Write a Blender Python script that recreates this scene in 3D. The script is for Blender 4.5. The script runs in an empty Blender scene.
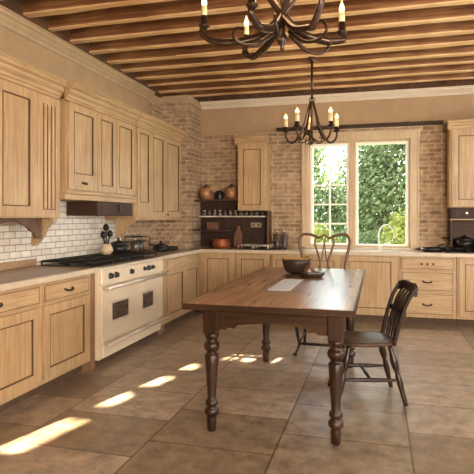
import bpy, bmesh, math, random
from mathutils import Vector, Matrix
R = math.radians
random.seed(7)
SC = bpy.context.scene
COL = SC.collection

# ------------------------------------------------------------------ camera
CAM_H = 1.38
cam_d = bpy.data.cameras.new('camera')
cam = bpy.data.objects.new('camera', cam_d)
COL.objects.link(cam)
cam.location = (0, 0, CAM_H)
cam.rotation_euler = (R(90), 0, R(15.2))
cam_d.sensor_width = 36
cam_d.lens = 36 * 520 / 474
cam_d.shift_y = -(237 - 218) / 474
cam_d.clip_start = 0.05
SC.camera = cam

# ------------------------------------------------------------------ world, sun, added fill lamps
W = bpy.data.worlds.new('world')
SC.world = W
W.use_nodes = True
bg = W.node_tree.nodes['Background']
bg.inputs[0].default_value = (0.84, 0.92, 1.0, 1)
bg.inputs[1].default_value = 9.0

SUN_K, SUN_E = 0.25, 0.47          # sideways and downward run of the sun rays per metre towards the room
sd = bpy.data.lights.new('sun', 'SUN')
sd.energy = 75
sd.color = (1.0, 0.86, 0.62)
sd.angle = R(0.4)
sun = bpy.data.objects.new('sun', sd)
COL.objects.link(sun)
sun.rotation_euler = Vector((-SUN_K, -1, -SUN_E)).to_track_quat('-Z', 'Y').to_euler()


def area(name, loc, direction, sx, sy, power, colour):
    d = bpy.data.lights.new(name, 'AREA')
    d.shape = 'RECTANGLE'; d.size = sx; d.size_y = sy; d.energy = power; d.color = colour
    o = bpy.data.objects.new(name, d)
    COL.objects.link(o)
    o.location = loc
    o.rotation_euler = Vector(direction).to_track_quat('-Z', 'Y').to_euler()
    return o


# added fill lamps in unseen window openings, brightening the interior
area('fill_rear_opening', (2.0, -2.62, 1.75), (-.55, 1, 0.0), 1.8, 1.5, 330, (1.0, 0.85, 0.68))
area('fill_side_opening', (3.22, 1.1, 1.75), (-1, 0, 0.05), 1.9, 1.5, 60, (1.0, 0.85, 0.68))
area('fill_far_side_opening', (3.22, 4.6, 1.75), (-1, 0, 0.05), 1.9, 1.5, 14, (1.0, 0.85, 0.68))

SC.view_settings.view_transform = 'Standard'
SC.view_settings.look = 'None'
SC.view_settings.gamma = 1
SC.view_settings.use_curve_mapping = False
SC.view_settings.exposure = 0.38


# ------------------------------------------------------------------ materials
def newmat(name):
    m = bpy.data.materials.new(name)
    m.use_nodes = True
    nt = m.node_tree
    return m, nt, nt.nodes['Principled BSDF']


def N(nt, t, **kw):
    n = nt.nodes.new(t)
    for k, v in kw.items():
        setattr(n, k, v)
    return n


def ramp(nt, src, stops):
    r = N(nt, 'ShaderNodeValToRGB')
    el = r.color_ramp.elements
    while len(el) < len(stops):
        el.new(0.5)
    for e, (p, c) in zip(el, stops):
        e.position = p
        e.color = (*c, 1)
    nt.links.new(src, r.inputs[0])
    return r


def plain(name, col, rough=0.5, metal=0.0, var=0.12, scale=14, bump=0.0):
    m, nt, b = newmat(name)
    tc = N(nt, 'ShaderNodeTexCoord')
    n = N(nt, 'ShaderNodeTexNoise')
    n.inputs['Scale'].default_value = scale
    n.inputs['Detail'].default_value = 4
    nt.links.new(tc.outputs['Object'], n.inputs['Vector'])
    lo = tuple(c * (1 - var) for c in col)
    hi = tuple(min(1, c * (1 + var)) for c in col)
    r = ramp(nt, n.outputs['Fac'], [(0.3, lo), (0.7, hi)])
    nt.links.new(r.outputs[0], b.inputs['Base Color'])
    b.inputs['Roughness'].default_value = rough
    b.inputs['Metallic'].default_value = metal
    if bump:
        bp = N(nt, 'ShaderNodeBump')
        bp.inputs['Strength'].default_value = bump
        bp.inputs['Distance'].default_value = 0.01
        nt.links.new(n.outputs['Fac'], bp.inputs['Height'])
        nt.links.new(bp.outputs[0], b.inputs['Normal'])
    return m


def wood(name, dark, mid, light, axis='z', rough=0.45, fine=60, long=3.0, blotch=0.35, bump=0.15):
    """wood with its grain along one axis"""
    m, nt, b = newmat(name)
    tc = N(nt, 'ShaderNodeTexCoord')
    mp = N(nt, 'ShaderNodeMapping')
    sc = [fine, fine, fine]
    sc['xyz'.index(axis)] = long
    mp.inputs['Scale'].default_value = sc
    nt.links.new(tc.outputs['Object'], mp.inputs['Vector'])
    n = N(nt, 'ShaderNodeTexNoise')
    n.inputs['Scale'].default_value = 1.0
    n.inputs['Detail'].default_value = 6
    n.inputs['Roughness'].default_value = 0.6
    n.inputs['Distortion'].default_value = 0.4
    nt.links.new(mp.outputs[0], n.inputs['Vector'])
    n2 = N(nt, 'ShaderNodeTexNoise')
    n2.inputs['Scale'].default_value = 2.6
    n2.inputs['Detail'].default_value = 3
    nt.links.new(tc.outputs['Object'], n2.inputs['Vector'])
    mx = N(nt, 'ShaderNodeMix')
    mx.inputs[0].default_value = blotch
    nt.links.new(n.outputs['Fac'], mx.inputs[2])
    nt.links.new(n2.outputs['Fac'], mx.inputs[3])
    r = ramp(nt, mx.outputs[0], [(0.32, dark), (0.5, mid), (0.68, light)])
    nt.links.new(r.outputs[0], b.inputs['Base Color'])
    b.inputs['Roughness'].default_value = rough
    b.inputs['Specular IOR Level'].default_value = 0.35
    bp = N(nt, 'ShaderNodeBump')
    bp.inputs['Strength'].default_value = bump
    bp.inputs['Distance'].default_value = 0.004
    nt.links.new(n.outputs['Fac'], bp.inputs['Height'])
    nt.links.new(bp.outputs[0], b.inputs['Normal'])
    return m


def bricks(name, c1, c2, mortar, plane, bw, rh, ms, rough=0.85, offset=0.5, bump=0.6, noise_amt=0.35, noise_scale=9, swap=False):
    """brick pattern in a plane: 'xz', 'yz' or 'xy'"""
    m, nt, b = newmat(name)
    tc = N(nt, 'ShaderNodeTexCoord')
    sp = N(nt, 'ShaderNodeSeparateXYZ')
    nt.links.new(tc.outputs['Object'], sp.inputs[0])
    cb = N(nt, 'ShaderNodeCombineXYZ')
    nt.links.new(sp.outputs['XYZ'.index(plane[0].upper())], cb.inputs[0])
    nt.links.new(sp.outputs['XYZ'.index(plane[1].upper())], cb.inputs[1])
    wob = N(nt, 'ShaderNodeTexNoise')
    wob.inputs['Scale'].default_value = 12
    nt.links.new(tc.outputs['Object'], wob.inputs['Vector'])
    va = N(nt, 'ShaderNodeVectorMath', operation='SCALE')
    nt.links.new(wob.outputs['Color'], va.inputs[0])
    va.inputs['Scale'].default_value = ms * 0.6
    vb = N(nt, 'ShaderNodeVectorMath', operation='ADD')
    nt.links.new(cb.outputs[0], vb.inputs[0])
    nt.links.new(va.outputs[0], vb.inputs[1])
    br = N(nt, 'ShaderNodeTexBrick')
    br.offset = offset
    br.inputs['Scale'].default_value = 1
    br.inputs['Brick Width'].default_value = bw
    br.inputs['Row Height'].default_value = rh
    br.inputs['Mortar Size'].default_value = ms
    br.inputs['Mortar Smooth'].default_value = 0.3
    br.inputs['Color1'].default_value = (*c1, 1)
    br.inputs['Color2'].default_value = (*c2, 1)
    br.inputs['Mortar'].default_value = (*mortar, 1)
    nt.links.new(vb.outputs[0], br.inputs['Vector'])
    n = N(nt, 'ShaderNodeTexNoise')
    n.inputs['Scale'].default_value = noise_scale
    n.inputs['Detail'].default_value = 8
    n.inputs['Roughness'].default_value = 0.65
    nt.links.new(tc.outputs['Object'], n.inputs['Vector'])
    r = ramp(nt, n.outputs['Fac'], [(0.25, (1 - noise_amt,) * 3), (0.75, (1 + noise_amt * 0.5,) * 3)])
    mx = N(nt, 'ShaderNodeMix', data_type='RGBA', blend_type='MULTIPLY')
    mx.inputs[0].default_value = 1
    nt.links.new(br.outputs['Color'], mx.inputs[6])
    nt.links.new(r.outputs[0], mx.inputs[7])
    nt.links.new(mx.outputs[2], b.inputs['Base Color'])
    b.inputs['Roughness'].default_value = rough
    bp = N(nt, 'ShaderNodeBump')
    bp.inputs['Strength'].default_value = bump
    bp.inputs['Distance'].default_value = 0.008
    inv = N(nt, 'ShaderNodeMath', operation='SUBTRACT')
    nt.links.new(n.outputs['Fac'], inv.inputs[0])
    nt.links.new(br.outputs['Fac'], inv.inputs[1])
    nt.links.new(inv.outputs[0], bp.inputs['Height'])
    nt.links.new(bp.outputs[0], b.inputs['Normal'])
    return m


M = {}
M['cab'] = wood('pickled_oak', (0.34, 0.205, 0.098), (0.475, 0.312, 0.162), (0.60, 0.43, 0.24), 'z', 0.42, 70, 3, 0.3, 0.08)
M['cab_y'] = wood('pickled_oak_along', (0.34, 0.205, 0.098), (0.475, 0.312, 0.162), (0.60, 0.43, 0.24), 'y', 0.42, 70, 3, 0.3, 0.08)
M['cab_x'] = wood('pickled_oak_across', (0.34, 0.205, 0.098), (0.475, 0.312, 0.162), (0.60, 0.43, 0.24), 'x', 0.42, 70, 3, 0.3, 0.08)
M['glaze_and_shade'] = wood('umber_glaze_and_shade', (0.07, 0.035, 0.015), (0.12, 0.06, 0.028), (0.19, 0.10, 0.05), 'z', 0.5)  # glaze on the beads, painted shade on the arched valance
M['brown'] = wood('brown_post_wood', (0.16, 0.085, 0.04), (0.25, 0.14, 0.07), (0.34, 0.2, 0.11), 'z', 0.5)
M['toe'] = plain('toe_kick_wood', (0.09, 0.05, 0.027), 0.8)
M['wall'] = plain('tan_plaster', (0.43, 0.285, 0.16), 0.85, var=0.07, scale=5, bump=0.1)
M['crown'] = plain('cream_paint', (0.45, 0.32, 0.19), 0.6, var=0.06)
M['crown_light'] = plain('light_cream_paint', (0.66, 0.56, 0.42), 0.5, var=0.05)
M['brick_x'] = bricks('brick_facing_room', (0.32, 0.19, 0.105), (0.53, 0.36, 0.215), (0.56, 0.42, 0.27), 'xz', 0.17, 0.062, 0.010, noise_amt=0.55, noise_scale=14)
M['brick_y'] = bricks('brick_side', (0.32, 0.19, 0.105), (0.53, 0.36, 0.215), (0.56, 0.42, 0.27), 'yz', 0.17, 0.062, 0.010, noise_amt=0.55, noise_scale=14)
M['subway'] = bricks('cream_subway_tile', (0.70, 0.62, 0.49), (0.84, 0.77, 0.64), (0.30, 0.23, 0.16), 'yz', 0.15, 0.060, 0.0045, rough=0.35, bump=0.4, noise_amt=0.18)
M['outside'] = plain('outside_render', (0.6, 0.55, 0.45), 0.9)
M['iron'] = plain('bronze_iron', (0.055, 0.03, 0.018), 0.28, 0.6, 0.3, 30)
M['black'] = plain('black_iron', (0.018, 0.016, 0.015), 0.35, 0.3, 0.3, 30)
M['steel'] = plain('brushed_steel', (0.78, 0.71, 0.60), 0.3, 0.6, 0.08)
M['knob'] = plain('dark_bronze', (0.07, 0.04, 0.025), 0.35, 0.8, 0.2)
M['enamel'] = plain('bisque_enamel', (0.80, 0.68, 0.50), 0.28, 0.15, 0.05, 4)
M['copper'] = plain('old_copper', (0.42, 0.20, 0.10), 0.38, 0.3, 0.5, 14)
M['redcopper'] = plain('red_copper', (0.33, 0.09, 0.035), 0.35, 0.4, 0.3, 9)
M['darkwood'] = wood('dark_walnut', (0.022, 0.010, 0.005), (0.045, 0.020, 0.010), (0.08, 0.037, 0.018), 'z', 0.6)
M['shelf'] = wood('dark_shelf', (0.035, 0.017, 0.009), (0.065, 0.03, 0.016), (0.10, 0.05, 0.028), 'x', 0.6)
M['chair'] = wood('chair_walnut', (0.008, 0.004, 0.0025), (0.018, 0.009, 0.005), (0.045, 0.023, 0.013), 'z', 0.3)
M['seat'] = wood('seat_walnut', (0.04, 0.02, 0.012), (0.09, 0.048, 0.028), (0.17, 0.10, 0.06), 'x', 0.35)
M['bentwood'] = wood('bentwood', (0.07, 0.038, 0.018), (0.13, 0.07, 0.035), (0.21, 0.12, 0.06), 'z', 0.3)
M['leg'] = wood('table_leg_wood', (0.008, 0.003, 0.001), (0.025, 0.010, 0.0035), (0.065, 0.028, 0.010), 'z', 0.36)
M['apron'] = wood('table_apron_wood', (0.014, 0.006, 0.002), (0.034, 0.014, 0.005), (0.07, 0.03, 0.012), 'x', 0.38)
M['counter'] = wood('brown_counter', (0.24, 0.135, 0.065), (0.33, 0.20, 0.10), (0.42, 0.27, 0.145), 'y', 0.3, 20, 3)
M['edge'] = plain('cream_stone_edge', (0.58, 0.48, 0.34), 0.35, 0, 0.08)
M['counter_x'] = plain('tan_stone_counter', (0.42, 0.31, 0.2), 0.3, 0, 0.2, 20)
M['white'] = plain('white_sash_paint', (0.92, 0.89, 0.80), 0.4, 0, 0.03)
M['casing'] = wood('window_casing', (0.46, 0.32, 0.19), (0.57, 0.42, 0.26), (0.66, 0.51, 0.33), 'z', 0.45)
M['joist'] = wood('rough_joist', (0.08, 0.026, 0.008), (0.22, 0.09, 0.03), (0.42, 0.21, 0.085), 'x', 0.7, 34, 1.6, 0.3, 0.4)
M['lit_underside'] = wood('lit_joist_face', (0.50, 0.28, 0.11), (0.72, 0.46, 0.22), (0.88, 0.64, 0.37), 'x', 0.65, 30, 1.4, 0.4, 0.3)
M['planks'] = wood('dark_ceiling_boards', (0.05, 0.02, 0.01), (0.10, 0.045, 0.02), (0.17, 0.08, 0.035), 'y', 0.8, 20, 2)
M['wax'] = plain('ivory_candle_sleeve', (0.82, 0.66, 0.38), 0.5, 0, 0.05)
M['bowlwood'] = wood('dark_bowl', (0.012, 0.007, 0.005), (0.028, 0.016, 0.01), (0.06, 0.036, 0.02), 'x', 0.45, 40)
M['straw'] = plain('ochre_inside', (0.42, 0.24, 0.06), 0.6, 0, 0.3, 20)
M['bright_patch'] = plain('pale_bright_patch', (0.72, 0.76, 0.80), 0.45, 0, 0.06, 20)
M['cream'] = plain('cream_glaze', (0.62, 0.48, 0.29), 0.3, 0, 0.12)
M['plate'] = plain('outlet_plate', (0.40, 0.34, 0.26), 0.4)
M['clay'] = plain('brown_clay', (0.17, 0.075, 0.04), 0.5, 0, 0.2)
M['grass'] = plain('outside_grass', (0.12, 0.22, 0.04), 0.9, 0, 0.5, 6)
M['bark'] = plain('bark', (0.14, 0.10, 0.07), 0.9, 0, 0.4, 10)


def emis(name, col, s):
    m, nt, b = newmat(name)
    b.inputs['Base Color'].default_value = (*col, 1)
    b.inputs['Emission Color'].default_value = (*col, 1)
    b.inputs['Emission Strength'].default_value = s
    return m


M['bulb'] = emis('lit_bulb', (1.0, 0.72, 0.30), 2.2)


def thin_glass():
    m = bpy.data.materials.new('window_glass')
    m.use_nodes = True
    nt = m.node_tree
    nt.nodes.clear()
    o = N(nt, 'ShaderNodeOutputMaterial')
    t = N(nt, 'ShaderNodeBsdfTransparent')
    g = N(nt, 'ShaderNodeBsdfGlossy')
    g.inputs['Roughness'].default_value = 0.02
    mx = N(nt, 'ShaderNodeMixShader')
    mx.inputs[0].default_value = 0.05
    nt.links.new(t.outputs[0], mx.inputs[1])
    nt.links.new(g.outputs[0], mx.inputs[2])
    nt.links.new(mx.outputs[0], o.inputs[0])
    return m


M['glass'] = thin_glass()


def dark_glass():
    m, nt, b = newmat('oven_glass')
    tc = N(nt, 'ShaderNodeTexCoord')
    v = N(nt, 'ShaderNodeTexVoronoi')
    v.inputs['Scale'].default_value = 30
    nt.links.new(tc.outputs['Object'], v.inputs['Vector'])
    r = ramp(nt, v.outputs['Distance'], [(0.1, (0.03, 0.022, 0.018)), (0.8, (0.12, 0.09, 0.07))])
    nt.links.new(r.outputs[0], b.inputs['Base Color'])
    b.inputs['Roughness'].default_value = 0.15
    return m


M['ovenglass'] = dark_glass()


def jar_glass():
    m, nt, b = newmat('jar_glass')
    n = N(nt, 'ShaderNodeTexNoise')
    n.inputs['Scale'].default_value = 30
    r = ramp(nt, n.outputs['Fac'], [(0.4, (0.12, 0.09, 0.07)), (0.6, (0.34, 0.28, 0.22))])
    nt.links.new(r.outputs[0], b.inputs['Base Color'])
    b.inputs['Roughness'].default_value = 0.08
    b.inputs['Transmission Weight'].default_value = 0.5
    return m


M['jar'] = jar_glass()


def leaf_mat(name, a, b_, c):
    m = bpy.data.materials.new(name)
    m.use_nodes = True
    nt = m.node_tree
    nt.nodes.clear()
    o = N(nt, 'ShaderNodeOutputMaterial')
    tc = N(nt, 'ShaderNodeTexCoord')
    n = N(nt, 'ShaderNodeTexNoise')
    n.inputs['Scale'].default_value = 7
    n.inputs['Detail'].default_value = 3
    nt.links.new(tc.outputs['Object'], n.inputs['Vector'])
    r = ramp(nt, n.outputs['Fac'], [(0.35, a), (0.5, b_), (0.65, c)])
    d = N(nt, 'ShaderNodeBsdfDiffuse')
    t = N(nt, 'ShaderNodeBsdfTranslucent')
    nt.links.new(r.outputs[0], d.inputs[0])
    nt.links.new(r.outputs[0], t.inputs[0])
    mx = N(nt, 'ShaderNodeMixShader')
    mx.inputs[0].default_value = 0.45
    nt.links.new(d.outputs[0], mx.inputs[1])
    nt.links.new(t.outputs[0], mx.inputs[2])
    nt.links.new(mx.outputs[0], o.inputs[0])
    return m


M['leaf'] = leaf_mat('green_leaves', (0.05, 0.08, 0.032), (0.095, 0.14, 0.06), (0.19, 0.245, 0.14))
M['leaf_y'] = leaf_mat('yellow_green_leaves', (0.12, 0.15, 0.03), (0.19, 0.22, 0.055), (0.29, 0.31, 0.11))


def floor_mat():
    m, nt, b = newmat('stone_floor_tiles')
    tc = N(nt, 'ShaderNodeTexCoord')
    sp = N(nt, 'ShaderNodeSeparateXYZ')
    nt.links.new(tc.outputs['Object'], sp.inputs[0])
    cb = N(nt, 'ShaderNodeCombineXYZ')
    ay = N(nt, 'ShaderNodeMath', operation='ADD'); ay.inputs[1].default_value = 20.13
    ax = N(nt, 'ShaderNodeMath', operation='ADD'); ax.inputs[1].default_value = 15.6 + 0.593
    nt.links.new(sp.outputs[1], ay.inputs[0])
    nt.links.new(sp.outputs[0], ax.inputs[0])
    nt.links.new(ay.outputs[0], cb.inputs[0])
    nt.links.new(ax.outputs[0], cb.inputs[1])
    br = N(nt, 'ShaderNodeTexBrick')
    br.offset = 0.42
    br.inputs['Scale'].default_value = 1
    br.inputs['Brick Width'].default_value = 0.55
    br.inputs['Row Height'].default_value = 0.78
    br.inputs['Mortar Size'].default_value = 0.0065
    br.inputs['Mortar Smooth'].default_value = 0.2
    br.inputs['Color1'].default_value = (0.235, 0.17, 0.108, 1)
    br.inputs['Color2'].default_value = (0.44, 0.345, 0.25, 1)
    br.inputs['Mortar'].default_value = (0.11, 0.075, 0.047, 1)
    nt.links.new(cb.outputs[0], br.inputs['Vector'])
    n = N(nt, 'ShaderNodeTexNoise')
    n.inputs['Scale'].default_value = 7.5
    n.inputs['Detail'].default_value = 10
    n.inputs['Roughness'].default_value = 0.7
    nt.links.new(tc.outputs['Object'], n.inputs['Vector'])
    r = ramp(nt, n.outputs['Fac'], [(0.32, (0.5, 0.48, 0.47)), (0.5, (1.0, 0.98, 0.96)), (0.66, (1.45, 1.42, 1.38))])
    mx = N(nt, 'ShaderNodeMix', data_type='RGBA', blend_type='MULTIPLY')
    mx.inputs[0].default_value = 1
    nt.links.new(br.outputs['Color'], mx.inputs[6])
    nt.links.new(r.outputs[0], mx.inputs[7])
    nt.links.new(mx.outputs[2], b.inputs['Base Color'])
    rr = N(nt, 'ShaderNodeMapRange')
    rr.inputs['To Min'].default_value = 0.2
    rr.inputs['To Max'].default_value = 0.5
    nt.links.new(n.outputs['Fac'], rr.inputs[0])
    nt.links.new(rr.outputs[0], b.inputs['Roughness'])
    b.inputs['Coat Weight'].default_value = 0.35
    b.inputs['Coat Roughness'].default_value = 0.3
    sub = N(nt, 'ShaderNodeMath', operation='SUBTRACT')
    nt.links.new(n.outputs['Fac'], sub.inputs[0])
    nt.links.new(br.outputs['Fac'], sub.inputs[1])
    bp = N(nt, 'ShaderNodeBump')
    bp.inputs['Strength'].default_value = 0.35
    bp.inputs['Distance'].default_value = 0.008
    nt.links.new(sub.outputs[0], bp.inputs['Height'])
    nt.links.new(bp.outputs[0], b.inputs['Normal'])
    return m


M['floor'] = floor_mat()


def tabletop_mat():
    """wide boards along the table with worn, patchy polish"""
    m, nt, b = newmat('worn_table_boards')
    tc = N(nt, 'ShaderNodeTexCoord')
    mp = N(nt, 'ShaderNodeMapping')
    mp.inputs['Scale'].default_value = (26, 2.2, 10)
    nt.links.new(tc.outputs['Object'], mp.inputs[0])
    n = N(nt, 'ShaderNodeTexNoise')
    n.inputs['Scale'].default_value = 1
    n.inputs['Detail'].default_value = 7
    n.inputs['Distortion'].default_value = 0.5
    nt.links.new(mp.outputs[0], n.inputs['Vector'])
    sp = N(nt, 'ShaderNodeSeparateXYZ')
    nt.links.new(tc.outputs['Object'], sp.inputs[0])
    cb = N(nt, 'ShaderNodeCombineXYZ')
    nt.links.new(sp.outputs[1], cb.inputs[0])
    nt.links.new(sp.outputs[0], cb.inputs[1])
    br = N(nt, 'ShaderNodeTexBrick')
    br.offset = 0.37
    br.inputs['Scale'].default_value = 1
    br.inputs['Brick Width'].default_value = 1.15
    br.inputs['Row Height'].default_value = 0.215
    br.inputs['Mortar Size'].default_value = 0.002
    br.inputs['Color1'].default_value = (0.20, 0.085, 0.034, 1)
    br.inputs['Color2'].default_value = (0.50, 0.28, 0.14, 1)
    br.inputs['Mortar'].default_value = (0.06, 0.03, 0.015, 1)
    nt.links.new(cb.outputs[0], br.inputs['Vector'])
    r = ramp(nt, n.outputs['Fac'], [(0.34, (0.5, 0.44, 0.4)), (0.5, (1, 1, 1)), (0.66, (1.5, 1.5, 1.45))])
    mx = N(nt, 'ShaderNodeMix', data_type='RGBA', blend_type='MULTIPLY')
    mx.inputs[0].default_value = 1
    nt.links.new(br.outputs['Color'], mx.inputs[6])
    nt.links.new(r.outputs[0], mx.inputs[7])
    nt.links.new(mx.outputs[2], b.inputs['Base Color'])
    rr = N(nt, 'ShaderNodeMapRange')
    b.inputs['Coat Weight'].default_value = 0.45
    b.inputs['Coat Roughness'].default_value = 0.2
    rr.inputs['To Min'].default_value = 0.2
    rr.inputs['To Max'].default_value = 0.42
    nt.links.new(n.outputs['Fac'], rr.inputs[0])
    nt.links.new(rr.outputs[0], b.inputs['Roughness'])
    bp = N(nt, 'ShaderNodeBump')
    bp.inputs['Strength'].default_value = 0.12
    bp.inputs['Distance'].default_value = 0.004
    nt.links.new(n.outputs['Fac'], bp.inputs['Height'])
    nt.links.new(bp.outputs[0], b.inputs['Normal'])
    return m


M['tabletop'] = tabletop_mat()


# ------------------------------------------------------------------ mesh helpers
def spline(pts, n=6):
    """Catmull-Rom through the points (tuples of any length)"""
    P = [tuple(p) for p in pts]
    out = []
    for i in range(len(P) - 1):
        p0 = P[i - 1] if i else P[i]
        p1, p2 = P[i], P[i + 1]
        p3 = P[i + 2] if i + 2 < len(P) else P[i + 1]
        for k in range(n):
            t = k / n
            out.append(tuple(0.5 * (2 * b + (c - a) * t + (2 * a - 5 * b + 4 * c - d) * t * t + (3 * b - a - 3 * c + d) * t ** 3)
                             for a, b, c, d in zip(p0, p1, p2, p3)))
    out.append(P[-1])
    return out


class MB:
    def __init__(self):
        self.bm = bmesh.new()

    def box(self, lo, hi, bev=0.0):
        lo, hi = Vector(lo), Vector(hi)
        a = Vector([min(p, q) for p, q in zip(lo, hi)])
        b = Vector([max(p, q) for p, q in zip(lo, hi)])
        r = bmesh.ops.create_cube(self.bm, size=1)
        vs = r['verts']
        for v in vs:
            v.co = Vector([(a[i] + b[i]) / 2 + v.co[i] * (b[i] - a[i]) for i in range(3)])
        if bev:
            es = list({e for v in vs for e in v.link_edges})
            bmesh.ops.bevel(self.bm, geom=es, offset=bev, segments=1, affect='EDGES')
        return self

    def poly(self, pts3, off):
        """a flat outline pushed along the vector off"""
        off = Vector(off)
        a = [self.bm.verts.new(Vector(p)) for p in pts3]
        b = [self.bm.verts.new(Vector(p) + off) for p in pts3]
        n = len(a)
        self.bm.faces.new(a)
        self.bm.faces.new(list(reversed(b)))
        for i in range(n):
            self.bm.faces.new((a[i], b[i], b[(i + 1) % n], a[(i + 1) % n]))
        return self

    def lathe(self, prof, c=(0, 0, 0), seg=20, axis='z', closed=True):
        """prof: (radius, height) pairs"""
        c = Vector(c)
        rings = []
        for r, h in prof:
            ring = []
            for k in range(seg):
                t = 2 * math.pi * k / seg
                x, y = max(r, 1e-4) * math.cos(t), max(r, 1e-4) * math.sin(t)
                p = {'z': (x, y, h), 'x': (h, x, y), 'y': (x, h, y)}[axis]
                ring.append(self.bm.verts.new(c + Vector(p)))
            rings.append(ring)
        for a, b in zip(rings, rings[1:]):
            for k in range(seg):
                f = self.bm.faces.new((a[k], a[(k + 1) % seg], b[(k + 1) % seg], b[k]))
                f.smooth = True
        if closed:
            self.bm.faces.new(rings[0])
            self.bm.faces.new(rings[-1])
        return self

    def tube(self, pts, r, seg=8, closed=False, flat=1.0):
        """a rod along pts; r one radius or one per point"""
        P = [Vector(p[:3]) for p in pts]
        n = len(P)
        rr = r if isinstance(r, (list, tuple)) else [r] * n
        rings = []
        ref = None
        for i, p in enumerate(P):
            a = P[(i - 1) % n] if (closed or i) else p
            b = P[(i + 1) % n] if (closed or i < n - 1) else p
            t = (b - a).normalized()
            if ref is None:
                ref = t.orthogonal().normalized()
            ref = (ref - t * ref.dot(t)).normalized()
            q = t.cross(ref)
            rings.append([self.bm.verts.new(p + ref * rr[i] * math.cos(2 * math.pi * k / seg) + q * rr[i] * flat * math.sin(2 * math.pi * k / seg)) for k in range(seg)])
        m = n if closed else n - 1
        for i in range(m):
            a, b = rings[i], rings[(i + 1) % n]
            for k in range(seg):
                f = self.bm.faces.new((a[k], a[(k + 1) % seg], b[(k + 1) % seg], b[k]))
                f.smooth = True
        if not closed:
            self.bm.faces.new(rings[0])
            self.bm.faces.new(rings[-1])
        return self

    def build(self, name, mat, parent=None, kind=None, label=None):
        bmesh.ops.recalc_face_normals(self.bm, faces=self.bm.faces)
        me = bpy.data.meshes.new(name)
        org = Vector((0, 0, 0))
        p = parent
        while p is not None:
            org += p.location
            p = p.parent
        for v in self.bm.verts:
            v.co -= org
        self.bm.to_mesh(me)
        self.bm.free()
        me.materials.append(M[mat] if isinstance(mat, str) else mat)
        o = bpy.data.objects.new(name, me)
        COL.objects.link(o)
        if parent is not None:
            o.parent = parent
        if kind:
            o['kind'] = kind
        if label:
            o['label'] = label
        return o


def thing(name, label, cat, loc=(0, 0, 0), group=None):
    o = bpy.data.objects.new(name, None)
    COL.objects.link(o)
    o.location = loc
    o.empty_display_size = 0.1
    o['label'] = label
    o['category'] = cat
    if group:
        o['group'] = group
    return o


def tag(o, label, cat, group=None, kind=None):
    o['label'] = label
    o['category'] = cat
    if group:
        o['group'] = group
    if kind:
        o['kind'] = kind
    return o


def rotz(o, a):
    o.rotation_euler = (0, 0, a)


# ------------------------------------------------------------------ the setting
XL, XR, YB, YF, ZC = -3.15, 3.15, 7.70, -2.55, 3.42
WX0, WX1, WZ0, WZ1 = -1.00, 0.44, 0.95, 2.50   # the window opening

f = MB().box((XL - .15, YF - .15, -.12), (XR + .15, YB + .15, 0)).build('floor', 'floor', kind='structure')
MB().box((XL - .15, YF - .15, ZC), (XR + .15, YB + .15, ZC + .06)).build('ceiling', 'planks', kind='structure')
MB().box((XL - .15, YF - .15, 0), (XL, YB + .15, ZC)).build('wall_left', 'wall', kind='structure')


def wall_with_holes(name, mat, axis, pos, thick, a0, a1, z0, z1, holes):
    """a wall lying across one axis, cut by rectangular openings (a0, a1, z0, z1)"""
    b = MB()

    def put(p, q, r, s):
        if q - p < 1e-4 or s - r < 1e-4:
            return
        if axis == 'y':
            b.box((p, pos, r), (q, pos + thick, s))
        else:
            b.box((pos, p, r), (pos + thick, q, s))
    cur = a0
    for (h0, h1, g0, g1) in sorted(holes):
        put(cur, h0, z0, z1)
        put(h0, h1, z0, g0)
        put(h0, h1, g1, z1)
        cur = h1
    put(cur, a1, z0, z1)
    return b.build(name, mat, kind='structure')


wall_with_holes('wall_back', 'wall', 'y', YB, .15, XL, XR, 0, ZC, [(WX0, WX1, WZ0, WZ1)])
wall_with_holes('wall_right', 'wall', 'x', XR, .15, YF - .15, YB + .15, 0, ZC, [(0.15, 2.05, 1.0, 2.5), (3.65, 5.55, 1.0, 2.5)])
wall_with_holes('wall_front', 'wall', 'y', YF - .15, .15, XL, XR, 0, ZC, [(1.1, 2.9, 1.0, 2.5)])

# brick facing on the back wall, on the last stretch of the left wall and on the corner pier
BR_TOP = 2.67
wall_with_holes('wall_back_brick_facing', 'brick_x', 'y', YB - .02, .02, -2.67, XR - .001, .93, BR_TOP, [(WX0 - .005, WX1 + .005, WZ0, WZ1)])
MB().box((XL, 6.84, 0), (XL + .02, 7.20, 3.04)).build('wall_left_brick_facing', 'brick_y', kind='structure')
MB().box((XL + .001, 5.95, .93), (XL + .012, 6.84, 1.6)).build('wall_left_brick_splashback', 'brick_y', kind='structure')
p = MB().box((XL, 7.20, 0), (-2.67, YB, 3.10)).build('wall_corner_pier', 'brick_x', kind='structure')
MB().box((-2.69, 7.18, 3.10), (-3.15, YB, 3.19)).box((-2.67, 7.20, 3.07), (-2.655, YB, 3.10)).build('trim_pier_cap', 'crown', kind='structure')
MB().box((XL + .001, YF, .93), (XL + .012, 5.95, 1.60)).build('wall_left_tiled_splashback', 'subway', kind='structure')

CROWN = [(0, 0), (.016, 0), (.022, .018), (.022, .04), (.045, .06), (.062, .085), (.085, .10), (.09, .13), (.105, .135), (.105, .15), (0, .15)]


def sweep(face, pos, prof, a0, a1, z, scale=1.0):
    """a moulding run: face 'x' lies on a wall facing +x, 'y' on a wall facing -y"""
    b = MB()
    if face == 'x':
        b.poly([(pos + o * scale, a0, z + h * scale) for o, h in prof], (0, a1 - a0, 0))
    else:
        b.poly([(a0, pos - o * scale, z + h * scale) for o, h in prof], (a1 - a0, 0, 0))
    return b


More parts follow.
